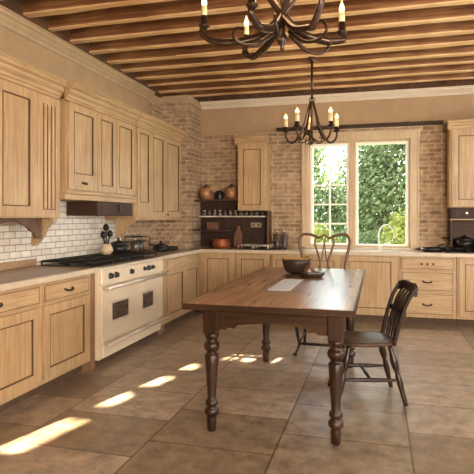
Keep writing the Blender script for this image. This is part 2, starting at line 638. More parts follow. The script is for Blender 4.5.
sweep('x', XL, CROWN, YF, 6.84, 3.045, .85).build('trim_left_crown', 'crown', kind='structure')
MB().box((XL, YF, 3.175), (XL + .06, YB, ZC)).build('added_left_dark_strip', 'planks', kind='structure')  # added dark strip, gives the dark gaps between joist ends above the crown
MB().box((XL + .06, YB - .06, 3.18), (XR, YB, ZC)).build('added_back_dark_strip', 'planks', kind='structure')  # same added dark tone behind the back crown
sweep('y', YB, CROWN, -2.67, XR, 3.075, .7).build('trim_back_crown', 'crown_light', kind='structure')
MB().box((-1.46, 7.62, BR_TOP + .005), (0.86, YB, BR_TOP + .035)).box((-1.46, 7.60, BR_TOP + .035), (0.86, YB, BR_TOP + .047)).build('trim_dark_rail', 'darkwood', kind='structure')
MB().box((XR - .02, YF, 0), (XR, 7.0, .12)).build('baseboard_right', 'crown', kind='structure')
MB().box((XL, YF, 0), (XR - .02, YF + .02, .12)).build('baseboard_front', 'crown', kind='structure')


# windows ------------------------------------------------------------
def rect_frame(b, axis, pos, th, a0, a1, z0, z1, w, wb=None):
    wb = wb or w
    for (p, q, r, s) in ((a0, a0 + w, z0, z1), (a1 - w, a1, z0, z1), (a0 + w, a1 - w, z1 - w, z1), (a0 + w, a1 - w, z0, z0 + wb)):
        if axis == 'y':
            b.box((p, pos, r), (q, pos + th, s), .004)
        else:
            b.box((pos, p, r), (pos + th, q, s), .004)


w1 = MB()
rect_frame(w1, 'y', 7.715, .10, WX0, WX1, WZ0 + .01, WZ1, .028)
w1.box((-.405, 7.69, WZ0 + .01), (-.315, 7.80, WZ1 - .028), .005)
win = w1.build('window_1', 'casing', kind='structure')
cs = MB()
for (x0, x1, z0, z1) in ((WX0 - .09, WX0 + .006, WZ0, 2.59), (WX1 - .006, WX1 + .11, WZ0, 2.59)):
    cs.box((x0, 7.655, z0), (x1, 7.681, z1), .004)
cs.box((WX0 - .10, 7.650, WZ1 - .004), (WX1 + .12, 7.681, 2.60), .004)
cs.box((WX0 - .11, 7.64, 2.60), (WX1 + .13, 7.681, 2.625), .004)
cs.box((WX0 - .09, 7.643, WZ0), (WX0 - .065, 7.656, 2.60), .003)
cs.box((WX1 + .085, 7.643, WZ0), (WX1 + .11, 7.656, 2.60), .003)
cs.build('window_casing', 'casing', win)
ws = MB()
rect_frame(ws, 'y', 7.735, .045, -.972, -.405, WZ0 + .012, WZ1 - .028, .042, .05)
GX0, GX1, GZ0, GZ1 = -.93, -.447, 1.012, 2.43
ws.box(((GX0 + GX1) / 2 - .013, 7.742, GZ0), ((GX0 + GX1) / 2 + .013, 7.77, GZ1), .002)
for k in range(1, 5):
    z = GZ0 + (GZ1 - GZ0) * k / 5
    ws.box((GX0, 7.743, z - .012), (GX1, 7.769, z + .012), .002)
ws.build('window_sash', 'white', win, label='white sash divided into small panes')
wr = MB()
rect_frame(wr, 'y', 7.735, .045, -.315, WX1 - .028, WZ0 + .012, WZ1 - .028, .035, .04)
wr.build('window_sash', 'white', win, label='white sash with one large pane')
MB().box((-.94, 7.754, 1.0), (-.44, 7.757, 2.44)).build('window_pane', 'glass', win)
MB().box((-.29, 7.754, .99), (.39, 7.757, 2.45)).build('window_pane', 'glass', win)
MB().box((WX0 - .05, 7.62, .932), (WX1 + .05, 7.80, .955), .005).build('window_sill', 'edge', win)

for i, (ax, a0, a1) in enumerate((('x', .15, 2.05), ('x', 3.65, 5.55), ('y', 1.1, 2.9))):  # unseen windows put in to hold the fill lamps
    b = MB()
    if ax == 'x':
        rect_frame(b, 'x', XR - .01, .09, a0, a1, 1.0, 2.5, .07)
        b.box((XR, (a0 + a1) / 2 - .03, 1.07), (XR + .05, (a0 + a1) / 2 + .03, 2.43))
    else:
        rect_frame(b, 'y', YF - .08, .09, a0, a1, 1.0, 2.5, .07)
        b.box(((a0 + a1) / 2 - .03, YF - .06, 1.07), ((a0 + a1) / 2 + .03, YF - .01, 2.43))
    b.build('window_%d' % (i + 2), 'white', kind='structure')

# ------------------------------------------------------------------ ceiling joists
ordn = ['first', 'second', 'third', 'fourth', 'fifth', 'sixth', 'seventh', 'eighth', 'ninth', 'tenth', 'eleventh',
        'twelfth', 'thirteenth', 'fourteenth', 'fifteenth', 'sixteenth', 'seventeenth', 'eighteenth', 'nineteenth',
        'twentieth', 'twenty-first', 'twenty-second', 'twenty-third', 'twenty-fourth']
JZ = 3.215
for k in range(24):
    y = 7.42 - .375 * k + random.uniform(-.015, .015)
    w = .038 + random.uniform(-.008, .008)
    t = thing('ceiling_joist', 'rough timber joist with underside toned as lit, %s out from the window wall' % ordn[k], 'ceiling beam', (0, y, JZ), 'exposed joists across the ceiling')
    b = MB()
    nseg = 14
    vs = []
    for i in range(nseg + 1):
        x = XL + (XR - XL) * i / nseg
        dz = random.uniform(-.006, .006)
        dy = random.uniform(-.006, .006)
        vs.append([b.bm.verts.new((x, y - w + dy, JZ + .012 + dz)), b.bm.verts.new((x, y + w + dy, JZ + .012 + dz)),
                   b.bm.verts.new((x, y + w + dy, ZC)), b.bm.verts.new((x, y - w + dy, ZC))])
    for a, c in zip(vs, vs[1:]):
        for j in range(4):
            b.bm.faces.new((a[j], a[(j + 1) % 4], c[(j + 1) % 4], c[j]))
    b.bm.faces.new(vs[0]); b.bm.faces.new(vs[-1])
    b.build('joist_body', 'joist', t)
    b = MB()
    vs = []
    for i in range(nseg + 1):
        x = XL + .002 + (XR - XL - .004) * i / nseg
        dz = random.uniform(-.006, .006)
        w2 = w + random.uniform(-.004, .010)
        vs.append([b.bm.verts.new((x, y - w2, JZ + dz)), b.bm.verts.new((x, y + w2, JZ + dz)),
                   b.bm.verts.new((x, y + w2, JZ + .014)), b.bm.verts.new((x, y - w2, JZ + .014))])
    for a, c in zip(vs, vs[1:]):
        for j in range(4):
            b.bm.faces.new((a[j], a[(j + 1) % 4], c[(j + 1) % 4], c[j]))
    b.bm.faces.new(vs[0]); b.bm.faces.new(vs[-1])
    b.build('lit_underside', 'lit_underside', t)  # added strip, light on the joist underside put into its pale colour


# ------------------------------------------------------------------ cabinetry
class Face:
    """a cabinet front: 'x' faces +x with its width along y, 'y' faces -y with its width along x"""
    def __init__(self, kind, pos):
        self.k, self.p = kind, pos

    def pt(self, a, o, z):
        return (self.p + o, a, z) if self.k == 'x' else (a, self.p - o, z)

    def box(self, b, a0, a1, o0, o1, z0, z1, bev=0.0):
        b.box(self.pt(a0, o0, z0), self.pt(a1, o1, z1), bev)

    @property
    def along(self):
        return 'cab_y' if self.k == 'x' else 'cab_x'


def panel_front(F, root, name, a0, a1, z0, z1, frame=.06, knob=None, bead=True, grooves=True, frame_b=None):
    grooves = grooves and z0 < 1.3
    """a framed front with a recessed boarded panel, set .002 off the carcass"""
    th = .022
    fb = frame_b or frame
    b = MB()
    F.box(b, a0, a0 + frame, .002, th, z0, z1, .002)
    F.box(b, a1 - frame, a1, .002, th, z0, z1, .002)
    F.box(b, a0 + frame, a1 - frame, .002, th, z1 - frame, z1, .002)
    F.box(b, a0 + frame, a1 - frame, .002, th, z0, z0 + fb, .002)
    d = b.build(name, 'cab', root)
    pa0, pa1, pz0, pz1 = a0 + frame, a1 - frame, z0 + fb, z1 - frame
    b = MB()
    n = max(1, round((pa1 - pa0) / .035)) if grooves else 1
    wv = (pa1 - pa0) / n
    F.box(b, pa0, pa1, .002, .006, pz0, pz1)
    for i in range(n):
        F.box(b, pa0 + i * wv + .0006, pa0 + (i + 1) * wv - .0006, .005, .008, pz0, pz1, .001)
    b.build('panel', 'cab', d)
    if bead:
        b = MB()
        q = .009
        hi = .0225 if z0 > 1.3 else .019
        F.box(b, pa0, pa0 + q, .006, hi, pz0, pz1)
        F.box(b, pa1 - q, pa1, .006, hi, pz0, pz1)
        F.box(b, pa0 + q, pa1 - q, .006, hi, pz1 - q, pz1)
        F.box(b, pa0 + q, pa1 - q, .006, hi, pz0, pz0 + q)
        b.build('bead_moulding', 'glaze_and_shade', d)
    if knob:
        ka, kz = knob
        knob_at(F, d, ka, kz, .022)
    return d


def crown_lines(F, root, a0, a1, z):
    b = MB()
    F.box(b, a0, a1, .002, .024, z - .012, z - .002)
    F.box(b, a0, a1, .030, .0405, z + .0555, z + .063)
    F.box(b, a0, a1, .060, .068, z + .100, z + .106)
    return b.build('glazed_line', 'brown', root)


def knob_at(F, parent, a, z, out, r=.014):
    b = MB()
    prof = [(r * .45, 0), (r * .45, .012), (r, .018), (r * 1.05, .024), (r * .6, .03)]
    if F.k == 'x':
        b.lathe(prof, F.pt(a, out, z), 10, 'x')
    else:
        b.lathe([(p, -h) for p, h in prof], F.pt(a, out, z), 10, 'y')
    return b.build('knob', 'knob', parent)


def cup_pull(F, parent, a, z, w=.052):
    """bail pull: two posts and a bowed bar"""
    b = MB()
    for s in (-1, 1):
        F.box(b, a + s * w - .009, a + s * w + .009, .021, .026, z - .009, z + .012, .002)
    b.tube(spline([F.pt(a - w, .026, z), F.pt(a - w * .7, .042, z - .008), F.pt(a, .046, z - .012), F.pt(a + w * .7, .042, z - .008), F.pt(a + w, .026, z)], 4), .0095, 6)
    return b.build('pull_handle', 'knob', parent)


def drawer(F, root, a0, a1, z0, z1, frame=.03, pull=True, name='drawer'):
    b = MB()
    F.box(b, a0, a1, .002, .016, z0, z1, .002)
    F.box(b, a0 + frame * .35, a1 - frame * .35, .016, .021, z0 + frame * .35, z1 - frame * .35, .002)
    d = b.build(name, F.along, root)
    b = MB()
    q = .0045
    e = frame * .28
    for (p, r, s, t) in ((a0 + e, a0 + e + q, z0 + e, z1 - e), (a1 - e - q, a1 - e, z0 + e, z1 - e), (a0 + e, a1 - e, z1 - e - q, z1 - e), (a0 + e, a1 - e, z0 + e, z0 + e + q)):
        F.box(b, p, r, .0165, .0225, s, t)
    b.build('bead_moulding', 'glaze_and_shade', d)
    if pull:
        cup_pull(F, d, (a0 + a1) / 2, (z0 + z1) / 2)
    return d


def cab_origin(F, a0, a1, z):
    return F.pt((a0 + a1) / 2, 0, z)


CROWN2 = [(0, 0), (.02, 0), (.02, .02), (.032, .028), (.036, .055), (.055, .075), (.062, .10), (.085, .115), (.085, .14), (.095, .145), (.095, .16), (0, .16)]

# ---- left base run: front plane x = -2.50
FL = Face('x', -2.50)
DEP = .63


def base_left(a0, a1, label, doors, drawers):
    t = thing('base_cabinet', label, 'cabinet', cab_origin(FL, a0, a1, 0), 'base cabinets along the left wall')
    b = MB()
    FL.box(b, a0, a1, 0, -DEP, .095, .885, .002)
    b.build('body', 'cab', t)
    b = MB()
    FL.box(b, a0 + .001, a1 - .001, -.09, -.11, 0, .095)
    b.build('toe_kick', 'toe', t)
    for d in doors:
        panel_front(FL, t, 'door', d[0], d[1], .13, .70, .075, knob=None)
    for d in drawers:
        drawer(FL, t, d[0], d[1], .725, .865)
    return t


base_left(1.70, 2.44, 'pale oak base cabinet nearest the camera on the left wall, mostly out of view', [(1.72, 2.42)], [(1.72, 2.42)])
base_left(2.445, 3.44, 'pale oak base cabinet with drawer over beadboard door, cut by the left edge', [(2.465, 3.42)], [(2.465, 3.42)])
base_left(3.445, 4.17, 'pale oak base cabinet with a drawer and beadboard door, directly left of the range', [(3.47, 4.12)], [(3.47, 4.12)])
t = thing('filler_panel', 'tall narrow oak filler post between base cabinet and range left side', 'panel', FL.pt(4.21, 0, 0))
b = MB(); FL.box(b, 4.175, 4.25, .0, -DEP, .0, .885, .002); b.build('post', 'brown', t)
t = thing('filler_panel', 'narrow oak filler post to the right of the range', 'panel', FL.pt(5.76, 0, 0))
b = MB(); FL.box(b, 5.67, 5.85, 0, -DEP, 0, .885, .002); b.build('post', 'brown', t)
b = MB(); FL.box(b, 5.69, 5.83, .001, .012, .10, .86, .002); b.build('pilaster_face', 'cab', t)
t = thing('base_cabinet', 'oak base cabinet between the range and the room corner, twin narrow doors', 'cabinet', FL.pt(6.55, 0, 0))
b = MB(); FL.box(b, 5.855, 7.085, 0, -DEP, .095, .885, .002); b.build('body', 'cab', t)
b = MB(); FL.box(b, 5.86, 7.08, -.07, -.09, 0, .095); b.build('toe_kick', 'toe', t)
panel_front(FL, t, 'door', 5.90, 6.47, .13, .74, .06)
panel_front(FL, t, 'door', 6.475, 7.04, .13, .74, .06)
b = MB(); FL.box(b, 5.90, 7.04, .002, .018, .765, .865, .002); b.build('top_rail', 'cab_y', t)

# left countertops
t = thing('countertop', 'brown countertop with cream front edge on the left wall, near the camera', 'countertop', (-2.8, 3.0, .89))
MB().box((XL + .012, 1.70, .888), (-2.485, 4.25, .93), .002).build('top_slab', 'counter', t)
MB().box((-2.485, 1.70, .886), (-2.455, 4.25, .931), .004).build('edge_band', 'edge', t)
MB().box((XL + .0125, 1.70, .931), (XL + .035, 4.25, .995), .003).build('upstand_board', 'counter', t)
t = thing('countertop', 'L-shaped countertop with cream edge running through the corner and under the window', 'countertop', (0, 7.4, .89))
b = MB()
b.box((XL + .025, 5.67, .888), (-2.485, 7.195, .93))
b.box((-2.665, 7.195, .888), (-2.485, 7.675, .93))
b.box((-2.485, 7.085, .888), (2.6, 7.675, .93))
b.build('top_slab', 'counter_x', t)
b = MB()
b.box((-2.485, 5.67, .886), (-2.455, 7.085, .931), .003)
b.box((-2.485, 7.055, .886), (2.6, 7.085, .931), .003)
b.build('edge_band', 'edge', t)

# ---- back base run: front plane y = 7.10
FB = Face('y', 7.10)


def base_back(a0, a1, label, cat='cabinet'):
    t = thing('base_cabinet', label, cat, cab_origin(FB, a0, a1, 0), 'base cabinets along the window wall')
    b = MB(); FB.box(b, a0, a1, 0, -.57, .095, .885, .002); b.build('body', 'cab', t)
    b = MB(); FB.box(b, a0 + .001, a1 - .001, -.06, -.08, 0, .095); b.build('toe_kick', 'toe', t)
    return t


t = base_back(-2.497, -1.955, 'oak base cabinet in the far left corner, below the open shelves')
panel_front(FB, t, 'door', -2.43, -1.985, .13, .865, .06)
t = base_back(-1.95, -1.455, 'oak base cabinet below the small cooktop on the window wall')
panel_front(FB, t, 'door', -1.925, -1.48, .13, .865, .06)
t = base_back(-1.45, -.485, 'oak double-door base cabinet behind the heart-backed chair')
panel_front(FB, t, 'door', -1.425, -.98, .13, .865, .06)
panel_front(FB, t, 'door', -.965, -.51, .13, .865, .06)
t = base_back(-.48, .255, 'oak base cabinet with one wide beadboard door below the window, between the two chairs')
panel_front(FB, t, 'door', -.44, .225, .13, .865, .06)
t = base_back(.26, .955, 'oak base cabinet with three stacked drawers, right of the window')
d = drawer(FB, t, .285, .93, .715, .865, pull=False)
for q in (-.07, .0, .07):
    knob_at(FB, d, .6075 + q, .79, .0225, .013)
drawer(FB, t, .285, .93, .435, .695, .06)
drawer(FB, t, .285, .93, .13, .415, .06)
t = base_back(.96, 1.78, 'oak base cabinet at the right edge, door beside the three drawers')
panel_front(FB, t, 'door', .985, 1.755, .13, .865, .07)
t = base_back(1.785, 2.6, 'oak base cabinet beyond the right edge of the view')
panel_front(FB, t, 'door', 1.81, 2.575, .13, .865, .07)

# ---- left uppers
FA = Face('x', -2.80)
t = thing('wall_cabinet', 'tall pale oak wall cabinet at the left edge with fluted pilaster and corbel', 'cabinet', (-2.8, 3.3, 1.38))
b = MB(); FA.box(b, 1.9, 4.13, 0, -.33, 1.38, 2.47, .002); b.build('body', 'cab', t)
for a0, a1 in ((1.92, 2.60), (2.605, 3.285), (3.29, 3.79)):
    panel_front(FA, t, 'door', a0, a1, 1.39, 2.45, .085, knob=None)
b = MB()
FA.box(b, 3.795, 4.125, .002, .02, 1.385, 2.45, .002)
pl = b.build('pilaster', 'cab', t)
b = MB()
for k in range(3):
    FA.box(b, 3.89 + k * .055, 3.92 + k * .055, .019, .030, 1.47, 2.36, .006)
b.build('fluting', 'cab', pl)
b = MB()
for k in range(4):
    FA.box(b, 3.877 + k * .055, 3.884 + k * .055, .0195, .024, 1.46, 2.37)
FA.box(b, 3.877, 4.049, .0195, .024, 1.452, 1.46)
b.build('bead_moulding', 'glaze_and_shade', pl)
sweep('x', -2.80, CROWN2, 1.9, 4.13, 2.455).build('crown_moulding', 'cab_y', t)
crown_lines(FA, t, 1.9, 4.13, 2.455)
# arched valance
arch = [(3.30, 1.379)]
arch += [(3.30, 1.23), (3.33, 1.22), (3.36, 1.25)]
for k in range(13):
    u = k / 12
    arch.append((3.38 + .50 * u, 1.27 + .075 * math.sin(math.pi * u) ** .6))
arch += [(3.93, 1.25), (3.96, 1.20), (4.04, 1.19), (4.04, 1.379)]
MB().poly([(-2.93, y, z) for y, z in arch], (.022, 0, 0)).build('shaded_valance', 'glaze_and_shade', t)  # board lies in shadow, shade put into its dark colour


def corbel(t, y0, y1, x0=-3.13, x1=-2.80, top=1.379, drop=.30, mat='cab'):
    pr = [(x0, top), (x1, top), (x1, top - .035)]
    for k in range(1, 11):
        u = k / 10
        pr.append((x1 + (x0 + .03 - x1) * (u ** .8), top - .035 - (drop - .06) * (1 - math.cos(u * math.pi)) / 2))
    pr += [(x0 + .03, top - drop), (x0, top - drop)]
    return MB().poly([(x, y0, z) for x, z in pr], (0, y1 - y0, 0)).build('corbel', mat, t)


corbel(t, 4.045, 4.11, -3.02, -2.80, 1.379, .25)
corbel(t, 2.3, 2.36, -3.02, -2.80, 1.379, .25)

FH = Face('x', -2.745)
t = thing('wall_cabinet', 'pale oak hood cabinet with three doors above the range', 'cabinet', (-2.715, 4.8, 1.55))
b = MB(); FH.box(b, 4.165, 5.525, 0, -.385, 1.63, 2.47, .002); b.build('body', 'cab', t)
b = MB(); FH.box(b, 4.14, 5.54, .012, -.385, 1.55, 1.60, .004); FH.box(b, 4.14, 5.54, .035, -.385, 1.60, 1.63, .006); b.build('lower_moulding', 'cab_y', t)
d = panel_front(FH, t, 'door', 4.18, 4.68, 1.645, 2.455, .08, frame_b=.15)
cup_pull(FH, d, 4.43, 1.715, .03)
panel_front(FH, t, 'door', 4.69, 5.06, 1.645, 2.455, .065)
panel_front(FH, t, 'door', 5.07, 5.505, 1.645, 2.455, .065)
sweep('x', -2.745, CROWN2, 4.14, 5.525, 2.455).build('crown_moulding', 'cab_y', t)
crown_lines(FH, t, 4.14, 5.525, 2.455)
t = thing('range_hood', 'dark brown hood insert box with oval pull under the hood cabinet', 'range hood', (-2.9, 5.1, 1.40))
MB().box((-3.12, 4.74, 1.405), (-2.76, 5.525, 1.549), .004).build('body', 'darkwood', t)
MB().lathe([(.03, 0), (.036, .006), (.02, .014)], (-2.76, 5.2, 1.49), 12, 'x').build('pull_handle', 'black', t)

t = thing('wall_cabinet', 'pale oak wall cabinet with three narrow doors beside the brick pier', 'cabinet', (-2.715, 6.2, 1.38))
FU = Face('x', -2.735)
b = MB(); FU.box(b, 5.545, 6.96, 0, -.395, 1.38, 2.47, .002); b.build('body', 'cab', t)
panel_front(FU, t, 'door', 5.565, 5.93, 1.395, 2.455, .06, frame_b=.17)
d = panel_front(FU, t, 'door', 5.94, 6.38, 1.395, 2.455, .06)
d = panel_front(FU, t, 'door', 6.39, 6.94, 1.395, 2.455, .07, knob=(6.43, 1.425))
sweep('x', -2.735, CROWN2, 5.526, 6.98, 2.455).build('crown_moulding', 'cab_y', t)
crown_lines(FU, t, 5.545, 6.97, 2.455)
b = MB(); FU.box(b, 5.545, 6.96, .01, -.39, 1.355, 1.379, .004); b.build('lower_moulding', 'cab_y', t)
corbel(t, 5.56, 5.62, -3.0, -2.76, 1.354, .22)

# ---- small wall cabinet left of the window
FS = Face('y', 7.36)
t = thing('wall_cabinet', 'single-door oak wall cabinet left of the window, above the small cooktop', 'cabinet', (-1.77, 7.36, 1.5))
b = MB(); FS.box(b, -1.985, -1.56, 0, -.315, 1.49, 2.47, .002); b.build('body', 'cab', t)
panel_front(FS, t, 'door', -1.98, -1.565, 1.495, 2.455, .075, bead=True)
b = sweep('y', 7.36, CROWN2, -2.03, -1.515, 2.455, .72); b.box((-2.03, 7.36, 2.555), (-1.515, 7.67, 2.571)); b.build('crown_moulding', 'cab_x', t)

# ---- right wall cabinet
t = thing('wall_cabinet', 'oak wall cabinet at the right edge above a dark open niche', 'cabinet', (1.4, 7.36, 1.5))
b = MB(); FS.box(b, .91, 2.6, 0, -.315, 1.52, 2.56, .002); b.build('body', 'cab', t)
panel_front(FS, t, 'door', .93, 1.74, 1.535, 2.545, .085)
panel_front(FS, t, 'door', 1.75, 2.58, 1.535, 2.545, .085)
b = sweep('y', 7.36, CROWN2, .88, 2.6, 2.545, .72); b.box((.88, 7.36, 2.645), (2.6, 7.67, 2.661)); b.build('crown_moulding', 'cab_x', t)
t = thing('hanging_niche', 'dark wood niche with a small drawer hung under the right wall cabinet', 'shelf unit', (1.4, 7.5, 1.0))
b = MB(); b.box((.93, 7.39, 1.37), (2.55, 7.67, 1.515), .004); b.build('body', 'darkwood', t)
b = MB(); b.box((.95, 7.375, 1.39), (1.72, 7.389, 1.495), .003); d = b.build('drawer', 'darkwood', t)
b = MB(); b.lathe([(.008, 0), (.016, -.012), (.01, -.02)], (1.12, 7.375, 1.445), 10, 'y'); b.build('knob', 'steel', d)
b = MB(); b.box((.93, 7.39, 1.352), (2.55, 7.66, 1.369), .002); b.build('ledge', 'cab_x', t)
b = MB(); b.box((.93, 7.64, 1.0), (2.55, 7.672, 1.351), .002); b.box((.93, 7.40, 1.0), (.95, 7.64, 1.351), .002); b.build('back_board', 'shelf', t)

# ------------------------------------------------------------------ open shelves in the corner
t = thing('wall_shelf', 'dark top shelf in the corner holding two copper jars', 'shelf', (-2.3, 7.5, 1.64))
MB().box((-2.66, 7.34, 1.63), (-1.99, 7.675, 1.655), .003).build('board', 'shelf', t)
t = thing('wall_shelf', 'dark middle shelf in the corner lined with glass jars', 'shelf', (-2.1, 7.5, 1.4))
MB().box((-2.62, 7.42, 1.392), (-1.585, 7.65, 1.408), .002).build('board', 'shelf', t)
MB().box((-2.62, 7.412, 1.392), (-1.585, 7.419, 1.412), .002).build('front_strip', 'steel', t)
t = thing('wall_shelf', 'short dark lower shelf in the corner with a brown box', 'shelf', (-2.4, 7.5, 1.19))
MB().box((-2.66, 7.26, 1.185), (-2.08, 7.65, 1.207), .003).build('board', 'shelf', t)
t = thing('back_board', 'dark wood board behind the corner shelves and small cooktop', 'panel', (-2.1, 7.66, .94))
MB().box((-2.665, 7.655, .935), (-1.575, 7.679, 1.486), .002).box((-2.665, 7.655, 1.486), (-1.99, 7.679, 1.628)).build('board', 'darkwood', t)
MB().box((-1.572, 7.45, .935), (-1.545, 7.675, 1.488), .002).build('end_post', 'glaze_and_shade', t)
o = MB().box((-1.86, 7.648, 1.24), (-1.70, 7.654, 1.31), .002).build('outlet_plate', 'plate')
tag(o, 'pale double outlet plate on the dark board behind the small cooktop', 'outlet')
for s in (-1.82, -1.74):
    MB().box((s - .018, 7.644, 1.255), (s + .018, 7.649, 1.295), .002).build('socket', 'clay', o)


def lathed(name, label, cat, c, prof, mat, group=None, seg=20):
    o = MB().lathe(prof, (0, 0, 0), seg).build(name, mat)
    o.location = c
    tag(o, label, cat, group)
    return o


def child_lathe(name, parent, prof, mat, off=(0, 0, 0), seg=14):
    o = MB().lathe(prof, (0, 0, 0), seg).build(name, mat)
    o.parent = parent
    o.location = off
    return o


JAR = [(.045, 0), (.075, .02), (.10, .07), (.105, .10), (.09, .15), (.06, .175), (.05, .18), (.056, .19)]
for x, lab in ((-2.52, 'round copper jar at the left end of the top corner shelf'), (-2.12, 'round copper jar on the top corner shelf, next to the small wall cabinet')):
    j = lathed('copper_jar', lab, 'jar', (x, 7.5, 1.655), JAR, 'copper', 'copper jars on the top shelf')
    child_lathe('lid', j, [(.058, .188), (.05, .205), (.02, .212), (.012, .222), (.016, .235), (.004, .24)], 'knob')
lathed('canister', 'dark canister between the two copper jars', 'canister', (-2.32, 7.52, 1.655), [(.06, 0), (.065, .01), (.065, .11), (.05, .125), (.05, .135), (.01, .14)], 'black')
for k in range(12):
    x = -2.56 + k * .082
    h = .085 + .02 * ((k * 7) % 3) / 2
    j = lathed('glass_jar', 'small glass jar on the middle corner shelf, %s from the left' % ordn[k], 'jar', (x, 7.53, 1.408), [(.024, 0), (.027, .006), (.027, h * .7), (.016, h * .85), (.018, h * .88)], 'jar', 'glass jars on the middle shelf', 12)
    child_lathe('lid', j, [(.019, h * .88), (.02, h), (.015, h + .004)], 'knob' if k % 3 else 'steel', seg=10)
o = MB().box((-2.46, 7.33, 1.207), (-2.30, 7.46, 1.30), .008).build('wooden_box', 'clay')
tag(o, 'small brown box on the lower corner shelf', 'box')
MB().box((-2.465, 7.325, 1.301), (-2.295, 7.465, 1.318), .004).build('lid', 'clay', o)
o = lathed('copper_pot', 'wide orange copper pot on the counter under the lower shelf', 'pot', (-2.24, 7.36, .931), [(.10, 0), (.125, .01), (.135, .06), (.13, .12), (.135, .13), (.135, .14), (.125, .14), (.12, .06), (.1, .02), (.0, .018)], 'redcopper', None, 24)
b = MB()
for s in (-1, 1):
    b.tube(spline([(s * .13, -.03, .10), (s * .165, -.02, .105), (s * .165, .02, .105), (s * .13, .03, .10)], 5), .006, 6)
h_ = b.build('handle', 'knob'); h_.parent = o
o = MB().box((-2.02, 7.50, .932), (-1.99, 7.60, 1.20)).build('chopping_board', 'clay')
bpy.data.objects.remove(o)
pts = [(-.06, 0), (.06, 0), (.065, .02), (.065, .2), (.05, .25), (.02, .27), (.02, .33), (-.02, .33), (-.02, .27), (-.05, .25), (-.065, .2), (-.065, .02)]
o = MB().poly([(x, 0, z) for x, z in pts], (0, .018, 0)).build('chopping_board', 'clay')
o.location = (-2.03, 7.52, .932)
o.rotation_euler = (R(-8), 0, 0)
tag(o, 'reddish paddle board leaning on the back board beside the copper pot', 'chopping board')


def cooktop(name, label, x0, x1, y0, y1, z, nx, ny, gm='black', gr=.007):
    t = thing(name, label, 'cooktop', ((x0 + x1) / 2, (y0 + y1) / 2, z))
    MB().box((x0, y0, z), (x1, y1, z + .012), .003).build('plate', 'black', t)
    for i in range(nx):
        for j in range(ny):
            cx = x0 + (x1 - x0) * (i + .5) / nx
            cy = y0 + (y1 - y0) * (j + .5) / ny
            MB().lathe([(.045, 0), (.045, .008), (.03, .012), (.03, .018), (.005, .02)], (cx, cy, z + .012), 12).build('burner', 'black', t)
            b = MB()
            hx, hy = (x1 - x0) / nx / 2 * .92, (y1 - y0) / ny / 2 * .92
            zt = z + .055
            b.tube([(cx - hx, cy - hy, zt), (cx + hx, cy - hy, zt), (cx + hx, cy + hy, zt), (cx - hx, cy + hy, zt)], gr, 6, True)
            b.tube([(cx - hx, cy, zt), (cx + hx, cy, zt)], gr, 6)
            b.tube([(cx, cy - hy, zt), (cx, cy + hy, zt)], gr, 6)
            for sx in (-1, 1):
                for sy in (-1, 1):
                    b.tube([(cx + sx * hx, cy + sy * hy, z + .012), (cx + sx * hx, cy + sy * hy, zt)], gr, 6)
            b.build('grate', gm, t)
    return t


cooktop('cooktop', 'small gas cooktop on the window wall counter under the single-door cabinet', -1.94, -1.49, 7.17, 7.6, .931, 2, 2, 'steel', .008)
cooktop('cooktop', 'gas cooktop with black grates at the right edge of the window wall counter', .86, 1.85, 7.16, 7.6, .931, 4, 2)
# small things about the cooktops
t = thing('kitchen_caddy', 'black metal caddy with bottles left of the window', 'caddy', (-1.40, 7.42, .931))
MB().box((-1.465, 7.36, .931), (-1.265, 7.50, .945), .002).build('base', 'black', t)
b = MB()
for x in (-1.46, -1.27):
    for y in (7.365, 7.495):
        b.tube([(x, y, .94), (x, y, 1.13)], .005, 6)
for z in (1.03, 1.13):
    b.tube([(-1.46, 7.365, z), (-1.27, 7.365, z), (-1.27, 7.495, z), (-1.46, 7.495, z)], .005, 6, True)
b.build('frame', 'black', t)
for k, (x, lab) in enumerate(((-1.415, 'left of the two dark bottles in the black caddy'), (-1.315, 'right of the two dark bottles in the black caddy'))):
    o = lathed('bottle', lab, 'bottle', (x, 7.43, .945), [(.036, 0), (.038, .01), (.038, .15), (.014, .19), (.014, .23), (.017, .235)], 'ovenglass', 'bottles in the black caddy', 14)
    child_lathe('cap', o, [(.016, .235), (.016, .25)], 'steel', seg=10)


def pan(name, label, c, r, h, hd, mat='black', lid=False):
    t = thing(name, label, 'pan', c)
    x, y, z = c
    MB().lathe([(r * .8, 0), (r, .015), (r * 1.04, h), (r * 1.0, h), (r * .96, .02), (0, .016)], c, 22).build('body', mat, t)
    dx, dy = math.cos(hd), math.sin(hd)
    MB().tube(spline([(x + dx * r, y + dy * r, z + h * .8), (x + dx * (r + .08), y + dy * (r + .08), z + h + .02), (x + dx * (r + .19), y + dy * (r + .19), z + h + .025)], 5), .010, 8).build('handle', mat, t)
    if lid:
        MB().lathe([(r * 1.03, h), (r * .8, h + .03), (r * .2, h + .05), (.012, h + .055), (.02, h + .075), (.005, h + .08)], c, 20).build('lid', mat, t)
    return t


pan('frying_pan', 'black frying pan on the counter beside the right cooktop, nearest the window', (.70, 7.40, .931), .145, .055, R(60))
pan('saucepan', 'black lidded pan on the left rear burner of the right cooktop', (1.10, 7.44, .995), .115, .09, R(150), lid=True)
pan('saucepan', 'black lidded pan on the right rear burner by the photo edge', (1.36, 7.44, .995), .11, .07, R(30), lid=True)

